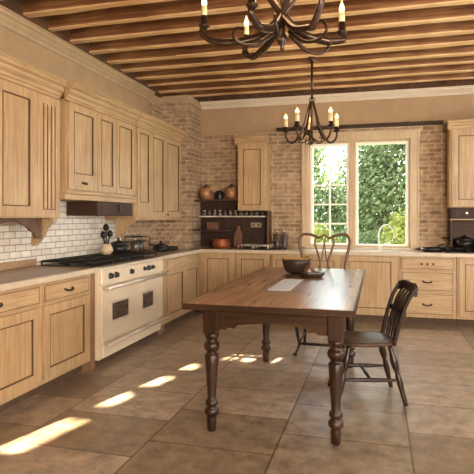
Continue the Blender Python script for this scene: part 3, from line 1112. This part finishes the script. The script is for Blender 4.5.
# faucet in front of the window
t = thing('kitchen_faucet', 'pale gooseneck faucet standing in front of the right window pane', 'faucet', (.02, 7.40, .931))
MB().lathe([(.03, 0), (.03, .008), (.02, .015), (.017, .05)], (.02, 7.40, .931), 14).build('base', 'white', t)
MB().tube(spline([(.02, 7.40, .96), (.0, 7.40, 1.10), (.02, 7.395, 1.22), (.08, 7.39, 1.285), (.15, 7.385, 1.27), (.20, 7.38, 1.18), (.215, 7.38, 1.10)], 6), .0085, 8).build('spout', 'white', t)
MB().tube(spline([(.03, 7.40, .99), (.09, 7.395, 1.03), (.16, 7.39, 1.05)], 4), .007, 8).build('lever', 'white', t)

# ------------------------------------------------------------------ the range
RY0, RY1, RX = 4.255, 5.66, -2.465
FR = Face('x', RX)
t = thing('kitchen_range', 'cream enamel range with two small oven windows and black gas top', 'range', (RX - .3, 5.08, 0))
b = MB(); FR.box(b, RY0, RY1, 0, -.67, .075, .90, .003); b.build('body', 'enamel', t)
b = MB(); FR.box(b, RY0 + .02, RY1 - .02, -.05, -.60, 0, .075); b.build('plinth', 'toe', t)
b = MB(); FR.box(b, RY0, RY1, .001, .03, .765, .90, .006); cp = b.build('control_panel', 'enamel', t)
for a, r in ((4.41, .026), (4.52, .026), (4.84, .024), (5.15, .02), (5.25, .026), (5.35, .02)):
    b = MB(); b.lathe([(r * 1.2, 0), (r * 1.2, .005), (r, .008), (r * .9, .03), (r * .5, .034)], FR.pt(a, .03, .835), 14, 'x'); b.build('knob', 'black', cp)
b = MB(); FR.box(b, RY0 + .005, RY1 - .005, .001, .028, .235, .745, .005); dr = b.build('oven_door', 'enamel', t)
for a0, a1 in ((4.43, 4.79), (5.09, 5.38)):
    b = MB(); FR.box(b, a0, a1, .028, .033, .395, .585, .002); fr = b.build('oven_window', 'steel', dr)
    b = MB(); FR.box(b, a0 + .02, a1 - .02, .0335, .036, .412, .568, .001); b.build('pane', 'ovenglass', fr)
for z, own, nm in ((.735, dr, 'towel_bar'), (.215, t, 'lower_bar')):
    b = MB()
    b.tube([FR.pt(RY0 + .02, .075, z), FR.pt(RY1 - .0, .075, z)], .021 if z > .5 else .018, 12)
    for a in (RY0 + .08, RY1 - .08):
        b.tube([FR.pt(a, .02, z), FR.pt(a, .075, z)], .010, 8)
    b.build(nm, 'steel', own)
b = MB(); FR.box(b, RY0 + .06, RY1 - .17, .001, .02, .085, .20, .004); b.build('warming_drawer', 'enamel', t)
b = MB(); b.box((-3.12, RY0, .90), (RX + .02, RY1, .925), .004); b.build('cooktop', 'steel', t)
b = MB(); b.box((-3.10, RY0 + .03, .925), (-2.53, RY1 - .03, .932), .002); b.build('burner_tray', 'black', t)
for i in range(4):
    for j in range(2):
        cx, cy = -2.96 + j * .29, RY0 + .205 + i * .35
        MB().lathe([(.05, 0), (.05, .01), (.034, .014), (.034, .022), (.006, .025)], (cx, cy, .932), 14).build('burner', 'black', t)
        b = MB()
        hx, hy, zt = .135, .165, .968
        b.tube([(cx - hx, cy - hy, zt), (cx + hx, cy - hy, zt), (cx + hx, cy + hy, zt), (cx - hx, cy + hy, zt)], .009, 6, True)
        for q in (-.09, 0, .09):
            b.tube([(cx - hx, cy + q, zt), (cx + hx, cy + q, zt)], .008, 6)
        b.tube([(cx, cy - hy, zt), (cx, cy + hy, zt)], .008, 6)
        for sx in (-1, 1):
            for sy in (-1, 1):
                b.tube([(cx + sx * hx, cy + sy * hy, .932), (cx + sx * hx, cy + sy * hy, zt)], .008, 6)
        b.build('grate', 'black', t)

# crock with dark utensils on the grates
t = thing('utensil_crock', 'round cream crock with dark wooden utensils standing on the range', 'crock', (-2.90, 5.17, .978))
MB().lathe([(.045, 0), (.065, .02), (.072, .055), (.06, .09), (.045, .105), (.05, .115)], (-2.90, 5.17, .978), 20).build('body', 'cream', t)
b = MB()
for k, (dx, dy, h) in enumerate(((-.012, -.03, .16), (.0, -.005, .24), (.015, .03, .17))):
    b.tube(spline([(-2.90 + dx * .3, 5.17 + dy * .3, 1.05), (-2.90 + dx, 5.17 + dy, 1.05 + h * .55), (-2.90 + dx * 1.3, 5.17 + dy * 1.4, 1.02 + h)], 4), .010, 6)
    b.lathe([(.006, 0), (.032, .018), (.034, .05), (.015, .08)], (-2.90 + dx * 1.3, 5.17 + dy * 1.4, .995 + h), 10)
b.build('utensils', 'black', t)
pan('saucepan', 'black saucepan on the rear right burner of the range', (-2.93, 5.50, .978), .10, .09, R(80), lid=True)
# rack and pans past the range
t = thing('canister_rack', 'black wire rack of canisters on the counter past the range', 'rack', (-3.0, 6.12, .931))
b = MB()
for y in (5.99, 6.26):
    for x in (-3.10, -2.88):
        b.tube([(x, y, .931), (x, y, 1.14)], .006, 6)
for z in (.96, 1.08, 1.14):
    b.tube([(-3.10, 5.99, z), (-2.88, 5.99, z), (-2.88, 6.26, z), (-3.10, 6.26, z)], .006, 6, True)
b.build('frame', 'black', t)
for k, (y, lab) in enumerate(((6.06, 'near dark canister in the black rack'), (6.19, 'far dark canister in the black rack'))):
    o = lathed('canister', lab, 'canister', (-2.99, y, .931), [(.05, 0), (.055, .01), (.055, .14), (.045, .155), (.045, .165), (.01, .17)], 'ovenglass', 'canisters in the black rack', 16)
    child_lathe('lid_knob', o, [(.01, .17), (.016, .185), (.004, .19)], 'steel', seg=10)
pan('saucepan', 'black pan on the counter next to the canister rack', (-2.83, 6.50, .931), .10, .06, R(-60), lid=True)
pan('frying_pan', 'black frying pan on the corner counter, farthest from the range', (-2.84, 6.86, .931), .11, .045, R(200))

# ------------------------------------------------------------------ the table
t = thing('dining_table', 'long brown farmhouse table with turned legs in the middle of the floor', 'table', (-.65, 4.1, 0))
b = MB()
b.box((-1.188, 3.092, .803), (-.142, 5.608, .842), .002)
b.build('tabletop', 'tabletop', t)
b = MB()
for lo, hi in (((-1.20, 3.08, .802), (-.13, 3.0915, .8405)), ((-1.20, 5.6085, .802), (-.13, 5.62, .8405)), ((-1.20, 3.0915, .802), (-1.1885, 5.6085, .8405)), ((-.1415, 3.0915, .802), (-.13, 5.6085, .8405))):  # added dark strips, keep the table edge dark against the rear lamp
    b.box(lo, hi, .003)
b.build('dark_edge_strip', 'apron', t, label='added dark strip round the table top')
LX, LY = (-1.045, -.25), (3.22, 4.91)
LEGP = [(.024, 0), (.030, .012), (.033, .085), (.030, .10), (.046, .112), (.047, .135), (.036, .15), (.030, .16), (.042, .175), (.040, .195),
        (.030, .205), (.027, .215), (.033, .30), (.041, .42), (.046, .49), (.040, .50), (.032, .505), (.034, .515), (.050, .535), (.054, .555),
        (.046, .575), (.036, .582), (.036, .60), (.046, .612), (.048, .63), (.036, .64)]
for x in LX:
    for y in LY:
        b = MB().lathe(LEGP, (x, y, 0), 24)
        b.box((x - .046, y - .046, .636), (x + .046, y + .046, .8), .004)
        b.build('leg', 'leg', t)
for y in LY:
    o0 = -1 if y < 4 else 1
    pr = [(LX[0] + .046, .799), (LX[0] + .046, .665), (LX[0] + .10, .665), (LX[0] + .125, .68), (LX[0] + .16, .675), (LX[0] + .18, .70)]
    for k in range(1, 8):
        pr.append((LX[0] + .18 + (LX[1] - LX[0] - .36) * k / 8, .70 + .018 * math.sin(math.pi * k / 8)))
    pr += [(LX[1] - .18, .70), (LX[1] - .16, .675), (LX[1] - .125, .68), (LX[1] - .10, .665), (LX[1] - .046, .665), (LX[1] - .046, .799)]
    MB().poly([(x, y - .012 + o0 * .02, z) for x, z in pr], (0, .024, 0)).build('apron', 'apron', t)
for x in LX:
    o0 = -1 if x < -.6 else 1
    MB().box((x - .012 + o0 * .02, LY[0] + .046, .675), (x + .012 + o0 * .02, LY[1] - .046, .799), .002).build('apron', 'apron', t)

# things on the table
t = thing('wooden_bowl', 'dark wooden bowl with ochre rim standing on the table', 'bowl', (-.86, 5.03, .843))
cx, cy, cz = -.775, 5.0, .843
b = MB()
SEG = 28
prof = [(.05, 0), (.08, .012), (.108, .05), (.122, .10), (.128, .14)]
rings = []
for r, h in prof:
    ring = []
    for k in range(SEG):
        a = 2 * math.pi * k / SEG
        lift = 1 + .22 * (h / .13) * max(0, math.cos(a)) ** 3
        ring.append(b.bm.verts.new((cx + r * lift * math.cos(a), cy + r * .85 * math.sin(a), cz + h * (1 + .12 * max(0, math.cos(a)) ** 2 + .05 * math.sin(3 * a)))))
    rings.append(ring)
inner = []
for r, h in [(.117, .14), (.108, .095), (.085, .05), (.045, .02), (.001, .018)]:
    ring = []
    for k in range(SEG):
        a = 2 * math.pi * k / SEG
        lift = 1 + .22 * (h / .13) * max(0, math.cos(a)) ** 3
        ring.append((cx + r * lift * math.cos(a), cy + r * .85 * math.sin(a), cz + h * (1 + .12 * max(0, math.cos(a)) ** 2 + .05 * math.sin(3 * a))))
    inner.append(ring)
first_in = [b.bm.verts.new(p) for p in inner[0]]
rings.append(first_in)
for a_, c_ in zip(rings, rings[1:]):
    for k in range(SEG):
        b.bm.faces.new((a_[k], a_[(k + 1) % SEG], c_[(k + 1) % SEG], c_[k])).smooth = True
b.bm.faces.new(rings[0])
b.build('body', 'bowlwood', t)
b = MB()
rr = [[b.bm.verts.new(p) for p in ring] for ring in inner]
for a_, c_ in zip(rr, rr[1:]):
    for k in range(SEG):
        b.bm.faces.new((a_[k], a_[(k + 1) % SEG], c_[(k + 1) % SEG], c_[k])).smooth = True
b.build('lining', 'straw', t)
b = MB()
b.tube([inner[0][k] for k in range(SEG)], .010, 6, True)
b.build('rim', 'straw', t)

t = thing('small_dish', 'small dark dish holding a brown folded cloth beside the wooden bowl', 'dish', (-.56, 4.72, .843))
MB().lathe([(.07, 0), (.095, .006), (.115, .03), (.118, .04), (.10, .038), (.07, .03), (0, .028)], (-.585, 4.74, .843), 22).build('body', 'bowlwood', t)
b = MB()
b.tube(spline([(-.66, 4.78, .885), (-.63, 4.77, .915), (-.60, 4.76, .955), (-.585, 4.76, .92), (-.56, 4.74, .895), (-.52, 4.73, .888)], 5), [.012 + .012 * math.sin(math.pi * i / 25) for i in range(26)], 8, flat=.6)
b.build('napkin', 'clay', t)
o = MB().poly([(-.085, -.36, 0), (.085, -.36, 0), (.085, .36, 0), (-.085, .36, 0)], (0, 0, .0016)).build('bright_patch_quad', 'bright_patch')  # added pale quad standing in for a bright patch on the table top
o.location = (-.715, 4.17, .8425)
tag(o, 'long pale blue-white quad standing in for a bright patch on the table in front of the bowl', 'bright_patch')


# ------------------------------------------------------------------ chair on the right of the table
def local(parent, o):
    o.parent = parent
    return o


def windsor():
    t = thing('windsor_chair', 'dark Windsor side chair tucked at the right side of the table', 'chair', (0, 0, 0))
    SH = .455
    # seat: forward is -x
    b = MB()
    out = []
    for k in range(28):
        a = 2 * math.pi * k / 28
        c, s = math.cos(a), math.sin(a)
        px = math.copysign(abs(c) ** .55, c) * .215
        wy = .215 if px > 0 else .235
        py = math.copysign(abs(s) ** .55, s) * wy
        out.append((px, py))
    rings = []
    for (sc, z) in ((.80, SH - .036), (.96, SH - .026), (1.0, SH - .010), (.97, SH), (.8, SH - .004), (.45, SH - .013), (.05, SH - .014)):
        rings.append([b.bm.verts.new((x * sc, y * sc, z)) for x, y in out])
    for p, q in zip(rings, rings[1:]):
        for k in range(28):
            b.bm.faces.new((p[k], p[(k + 1) % 28], q[(k + 1) % 28], q[k])).smooth = True
    b.bm.faces.new(rings[0]); b.bm.faces.new(rings[-1])
    local(t, b.build('seat', 'seat'))
    feet = {}
    for sx in (-1, 1):
        for sy in (-1, 1):
            top = Vector((sx * .15, sy * .165, SH - .03))
            bot = Vector((sx * .235 + (.02 if sx > 0 else -.01), sy * .215, 0))
            n = 18
            pts = [top.lerp(bot, i / n) for i in range(n + 1)]
            rad = []
            for i in range(n + 1):
                u = i / n
                r = .018 + .011 * math.exp(-((u - .28) / .12) ** 2) + .006 * math.exp(-((u - .62) / .10) ** 2)
                if .40 < u < .46:
                    r = .014
                r *= 1 - .25 * max(0, u - .75)
                rad.append(r)
            local(t, MB().tube(pts, rad, 10).build('leg', 'chair'))
            feet[sx, sy] = (top, bot)
    mids = []
    for sy in (-1, 1):
        a = feet[-1, sy][0].lerp(feet[-1, sy][1], .58)
        c = feet[1, sy][0].lerp(feet[1, sy][1], .58)
        n = 12
        pts = [a.lerp(c, i / n) for i in range(n + 1)]
        local(t, MB().tube(pts, [.009 + .008 * math.sin(math.pi * i / n) for i in range(n + 1)], 8).build('stretcher', 'chair'))
        mids.append(a.lerp(c, .5))
    local(t, MB().tube([mids[0], mids[0].lerp(mids[1], .5), mids[1]], [.009, .014, .009], 8).build('stretcher', 'chair'))
    a = feet[-1, -1][0].lerp(feet[-1, -1][1], .36); c = feet[-1, 1][0].lerp(feet[-1, 1][1], .36)
    local(t, MB().tube([a, a.lerp(c, .5), c], [.009, .014, .009], 8).build('stretcher', 'chair'))
    # back
    TZ = .86
    for sy in (-1, 1):
        pts = spline([(.175, sy * .185, SH - .02), (.215, sy * .195, .60), (.265, sy * .205, .75), (.325, sy * .21, TZ - .005)], 6)
        n = len(pts)
        local(t, MB().tube(pts, [.019 - .003 * i / n for i in range(n)], 8, flat=.8).build('back_post', 'chair'))
    for sy in (-.105, -.035, .035, .105):
        pts = spline([(.185, sy * .85, SH - .02), (.225, sy, .60), (.275, sy, .75), (.325, sy * 1.05, TZ - .03)], 5)
        n = len(pts)
        local(t, MB().tube(pts, [.007 + .006 * math.sin(math.pi * i / n) for i in range(n)], 8, flat=.8).build('spindle', 'chair'))
    for z0, x0, th, hh in ((TZ - .02, .325, .013, .034), (.665, .245, .010, .017)):
        b = MB()
        n = 12
        rings = []
        for i in range(n + 1):
            u = i / n * 2 - 1
            y = u * .215
            bow = .035 * (1 - u * u)
            dz = .010 * (1 - u * u) - .007 * math.cos(u * math.pi * 2) if hh > .02 else 0
            rings.append([b.bm.verts.new((x0 + bow * .6 + dx, y, z0 + dz + dzz)) for dx, dzz in ((-th, -hh), (th, -hh), (th * 1.3, hh), (-th * .6, hh))])
        for p, q in zip(rings, rings[1:]):
            for k in range(4):
                b.bm.faces.new((p[k], p[(k + 1) % 4], q[(k + 1) % 4], q[k])).smooth = False
        b.bm.faces.new(rings[0]); b.bm.faces.new(rings[-1])
        local(t, b.build('crest_rail' if hh > .02 else 'cross_rail', 'chair'))
    return t


ch = windsor()
ch.location = (-.10, 4.17, 0)
rotz(ch, R(13))


def heart_chair():
    t = thing('heart_back_chair', 'bentwood chair with heart-shaped open back behind the far end of the table', 'chair', (0, 0, 0))
    SH = .47
    b = MB()
    out = []
    for k in range(28):
        a = 2 * math.pi * k / 28
        c, s = math.cos(a), math.sin(a)
        py = math.copysign(abs(s) ** .6, s) * .23
        px = math.copysign(abs(c) ** .6, c) * (.25 if py < 0 else .22)
        out.append((px, py))
    rings = [[b.bm.verts.new((x * q, y * q, z)) for x, y in out] for q, z in ((.9, SH - .05), (1, SH - .045), (1, SH - .01), (.96, SH), (.5, SH + .012), (.05, SH + .014))]
    for p, q in zip(rings, rings[1:]):
        for k in range(28):
            b.bm.faces.new((p[k], p[(k + 1) % 28], q[(k + 1) % 28], q[k])).smooth = True
    b.bm.faces.new(rings[0]); b.bm.faces.new(rings[-1])
    local(t, b.build('seat', 'seat'))
    for s in (-1, 1):     # front cabriole legs with scrolled feet
        pts = spline([(s * .20, -.18, SH - .05), (s * .225, -.215, .36), (s * .215, -.21, .22), (s * .20, -.20, .12), (s * .225, -.225, .05), (s * .235, -.245, .018)], 5)
        n = len(pts)
        local(t, MB().tube(pts, [.026 - .014 * math.sin(math.pi * min(1, i / n * 1.1) * .5) + (.010 if i > n - 5 else 0) for i in range(n)], 8).build('leg', 'chair'))
        pts = spline([(s * .19, .19, SH - .05), (s * .195, .20, .25), (s * .205, .235, .012)], 6)
        local(t, MB().tube(pts, .016, 8).build('leg', 'chair'))
        local(t, MB().tube([(s * .203, -.20, .13), (s * .2, .215, .15)], .011, 8).build('stretcher', 'chair'))
    local(t, MB().tube([(-.203, -.20, .13), (.203, -.20, .13)], .013, 8, flat=1.3).build('stretcher', 'chair'))
    TZ = 1.20
    half = [(.175, .46), (.205, .70), (.235, .95), (.262, 1.07), (.268, 1.14), (.235, 1.195), (.175, 1.205), (.115, 1.19), (.05, 1.165), (.0, 1.205)]

    def back(x, z):
        return (x, .20 + .14 * max(0, (z - .46)) ** 1.2, z)
    for s in (-1, 1):
        pts = spline([back(s * x, z) for x, z in half], 6)
        n = len(pts)
        local(t, MB().tube(pts, [.0155] * (n - 8) + [.0145, .014, .013, .012, .011, .010, .009, .008], 8).build('back_frame', 'bentwood', label='bowed hoop forming one lobe of the heart'))
        pts = spline([back(s * x, z) for x, z in ((.02, .47), (.045, .75), (.04, .90), (.075, 1.02), (.10, 1.11), (.085, 1.18))], 6)
        local(t, MB().tube(pts, .011, 8).build('splat', 'bentwood'))
        pts = spline([back(s * x, z) for x, z in ((.12, .47), (.08, .75), (.03, .93), (.012, 1.03), (.0, 1.12))], 6)
        local(t, MB().tube(pts, .008, 8).build('splat', 'bentwood'))
    return t


hc = heart_chair()
hc.location = (-.56, 5.36, 0)
rotz(hc, R(0))


# ------------------------------------------------------------------ chandeliers
def candle(t, p, h, r, s):
    """drip cup, sleeve and lit flame bulb as one candle part with its own sub-parts"""
    x, y, z = p
    c = MB().lathe([(r * .8, -.04 * s), (r * 1.1, -.03 * s), (r * 1.9, -.02 * s), (r * 2.0, -.012 * s), (r * 1.3, -.008 * s), (r * 1.15, .045 * s)], p, 14).build('candle_cup', 'iron', t)
    MB().lathe([(r, .02 * s), (r, h)], p, 12).build('candle_sleeve', 'wax', c)
    MB().lathe([(r * .5, h), (r * .95, h + .018 * s), (r * .9, h + .035 * s), (r * .35, h + .062 * s), (r * .05, h + .08 * s)], p, 12).build('bulb', 'bulb', c)


def lamp(name, loc, power):
    d = bpy.data.lights.new(name, 'POINT')
    d.energy = power; d.color = (1, .68, .36); d.shadow_soft_size = .12
    o = bpy.data.objects.new(name, d)
    COL.objects.link(o)
    o.location = loc
    return o


# near chandelier
CX, CY, CZ = -.56, 3.10, 2.445
t = thing('chandelier', 'large bronze chandelier of crossing horn arms, cut by the top edge', 'chandelier', (CX, CY, CZ))
b = MB()
b.tube([(CX, CY, CZ + .72), (CX, CY, JZ)], .010, 8)
b.lathe([(.07, 0), (.06, -.02), (.02, -.03)], (CX, CY, JZ), 14)
b.build('suspension_rod', 'iron', t)
b = MB()
b.lathe([(.004, -.06), (.014, -.045), (.010, -.03), (.028, -.01), (.035, .02), (.018, .05), (.014, .12), (.024, .16), (.014, .2), (.012, .68), (.03, .70), (.03, .72), (.01, .74)], (CX, CY, CZ), 14)
b.build('central_stem', 'iron', t)
for k in range(6):
    if k == 1:
        continue
    a = R(15 + 60 * k)
    ca, sa = math.cos(a), math.sin(a)

    def pol(r, z, tw=0.0):
        c2, s2 = math.cos(a + tw), math.sin(a + tw)
        return (CX + r * c2, CY + r * s2, CZ + z)
    R0 = (.36, 0, .42, .47, .38, .36)[k]
    up = (.05, 0, .10, .09, .08, .15)[k]
    pts = spline([pol(R0, up), pol(R0 + .012, up - .04), pol(R0 - .06, .0), pol(.27, 0), pol(.13, .04), pol(.02, .14, .0), pol(-.10, .30), pol(-.17, .48), pol(-.12, .62), pol(-.02, .70)], 6)
    n = len(pts)
    rad = [.014 + .012 * math.sin(math.pi * min(1, i / (n * .8))) for i in range(n)]
    MB().tube(pts, rad, 8, flat=.75).build('arm', 'iron', t)
    pts = spline([pol(.05, .05, .35), pol(.15, -.03, .35), pol(.25, -.045, .35), pol(.31, -.005, .33), pol(.29, .05, .30), pol(.24, .05, .30)], 6)
    n = len(pts)
    MB().tube(pts, [.013 * (1 - .5 * i / n) for i in range(n)], 8).build('scroll', 'iron', t)
    candle(t, pol(R0, up + .02), .10, .018, 1.0)
lamp('chandelier_light', (CX, CY, CZ + .33), 9)

# far chandelier
DX, DY, DZ = -.735, 5.98, 2.265
t = thing('chandelier', 'smaller iron chandelier hanging in front of the window, farther away', 'chandelier', (DX, DY, DZ))
b = MB()
b.tube([(DX, DY, DZ + .47), (DX, DY, JZ)], .014, 8)
b.lathe([(.055, 0), (.05, -.02), (.016, -.03)], (DX, DY, JZ), 14)
b.tube([(DX + .03 * math.cos(q / 10 * 2 * math.pi), DY, DZ + .47 + .03 * math.sin(q / 10 * 2 * math.pi)) for q in range(10)], .006, 6, True)
b.build('suspension_rod', 'iron', t)
b = MB()
b.lathe([(.004, -.05), (.016, -.035), (.03, -.01), (.02, .02), (.012, .05), (.010, .40), (.035, .42), (.03, .45), (.01, .46)], (DX, DY, DZ), 14)
b.build('central_stem', 'iron', t)
for k in range(5):
    a = R(30 + 72 * k)

    def pol(r, z, tw=0.0):
        return (DX + r * math.cos(a + tw), DY + r * math.sin(a + tw), DZ + z)
    pts = spline([pol(.02, .44), pol(.05, .34), pol(.09, .20), pol(.15, .06), pol(.22, -.01), pol(.28, .01), pol(.31, .07), pol(.31, .12)], 6)
    n = len(pts)
    MB().tube(pts, [.012 - .002 * math.cos(i / n * 6) for i in range(n)], 8).build('arm', 'iron', t)
    pts = spline([pol(.02, .03, .4), pol(.09, -.02, .4), pol(.15, -.01, .4), pol(.16, .04, .4), pol(.12, .05, .4)], 5)
    MB().tube(pts, .007, 6).build('scroll', 'iron', t)
    candle(t, pol(.31, .14), .13, .024, .8)
lamp('far_chandelier_light', (DX, DY, DZ + .3), 5)

# ------------------------------------------------------------------ outside
MB().box((-14, YB + .16, -.6), (14, 40, -.5)).build('ground_outside', 'grass', kind='structure')


def in_cut_sun_slot(x, y, z):
    """slots cut out of the leaves so the sun lands in set floor patches"""
    x0 = x - SUN_K * (y - 7.75)
    z0 = z - SUN_E * (y - 7.75)
    if -.97 < x0 < (-.73 if z0 > 2.1 else -.78):
        return any(a < z0 < b for a, b in ((2.14, 2.6), (1.88, 2.04), (1.66, 1.80), (1.45, 1.58)))
    return -.9 < x0 < -.2 and 1.24 < z0 < 1.38


def tree(name, label, base, blobs, nleaf, mat, size, trunk, cat='tree', group=None):
    t = thing(name, label, cat, base, group)
    b = MB()
    tot = sum(r[3] ** 2 for r in blobs)
    for (bx, by, bz, br) in blobs:
        n = int(nleaf * br ** 2 / tot)
        for _ in range(n):
            while True:
                v = Vector([random.gauss(0, .5) for _ in range(3)])
                if v.length < 1:
                    break
            p = Vector((bx, by, bz)) + v * br
            if in_cut_sun_slot(*p):
                continue
            d = Vector([random.uniform(-1, 1) for _ in range(3)]).normalized()
            e = d.orthogonal().normalized()
            s = size * random.uniform(.6, 1.3)
            g = d.cross(e)
            q = [b.bm.verts.new(p + e * s * .9), b.bm.verts.new(p + g * s * .38 + d * s * .1), b.bm.verts.new(p - e * s * .9), b.bm.verts.new(p - g * s * .38 + d * s * .1)]
            b.bm.faces.new(q)
    me_o = b.build('foliage', mat, t)
    b = MB()
    x, y, z = base
    top = max(bl[2] for bl in blobs)
    b.tube(spline([(x, y, z), (x + .05, y, z + (top - z) * .4), (x - .03, y + .05, z + (top - z) * .8)], 5), [trunk * (1 - .5 * i / 10) for i in range(11)], 8)
    for (bx, by, bz, br) in blobs:
        b.tube(spline([(x + .03, y, z + (bz - z) * .5), ((x + bx) / 2, (y + by) / 2, (bz + z) / 2 + .3), (bx, by, bz)], 4), [trunk * .35 * (1 - .7 * i / 8) for i in range(9)], 6)
    b.build('trunk', 'bark', t)
    return t


tree('leafy_tree', 'large leafy green tree filling the right window pane', (.9, 13.2, -.5),
     [(.2, 13.0, 2.0, 1.3), (-.3, 13.0, 1.0, .8), (.3, 13.1, 1.0, .8), (-.1, 13.1, 1.7, .8), (1.0, 13.4, 3.0, 1.5), (.1, 13.2, 3.4, 1.1), (1.6, 13.3, 4.4, 1.7), (.8, 13.5, 4.9, 1.3), (1.9, 13, 2.2, 1.5), (-.3, 13.1, 2.6, .8), (2.4, 13.6, 3.6, 1.5), (1.15, 13.2, 4.0, .95), (1.15, 13.2, 4.0, .95), (.75, 13.1, 3.9, .6), (1.0, 13.1, 4.6, .7), (.7, 13.1, 4.4, .5)], 36000, 'leaf', .08, .14)  # high blobs above the view added to block the sun
tree('leafy_tree', 'lower green tree behind the small panes with white sky above it', (-1.7, 14.0, -.5),
     [(-1.5, 13.9, 1.6, 1.0), (-1.0, 14.1, 1.2, .9), (-2.0, 14.2, 2.4, 1.0), (-1.75, 14.0, 3.1, .55), (-.8, 13.8, 1.9, .7)], 7000, 'leaf', .08, .10)
tree('leafy_bush', 'yellow-green bush low in the right window pane', (.55, 11.0, -.5),
     [(.38, 11.0, .9, .42), (.45, 11.1, 1.3, .25), (.6, 11.0, .4, .5)], 1800, 'leaf_y', .06, .03, 'bush')
tree('leafy_bush', 'yellow-green bush low behind the small window panes', (-1.15, 11.4, -.5),
     [(-1.25, 11.4, .9, .38), (-1.0, 11.5, .6, .4)], 1500, 'leaf_y', .06, .03, 'bush')
tree('leafy_bush', 'dark green bush low behind the middle of the window', (-.3, 11.8, -.5),
     [(-.35, 11.8, .6, .5), (.05, 11.9, .7, .5), (-.6, 12, .7, .5)], 2500, 'leaf', .06, .03, 'bush')
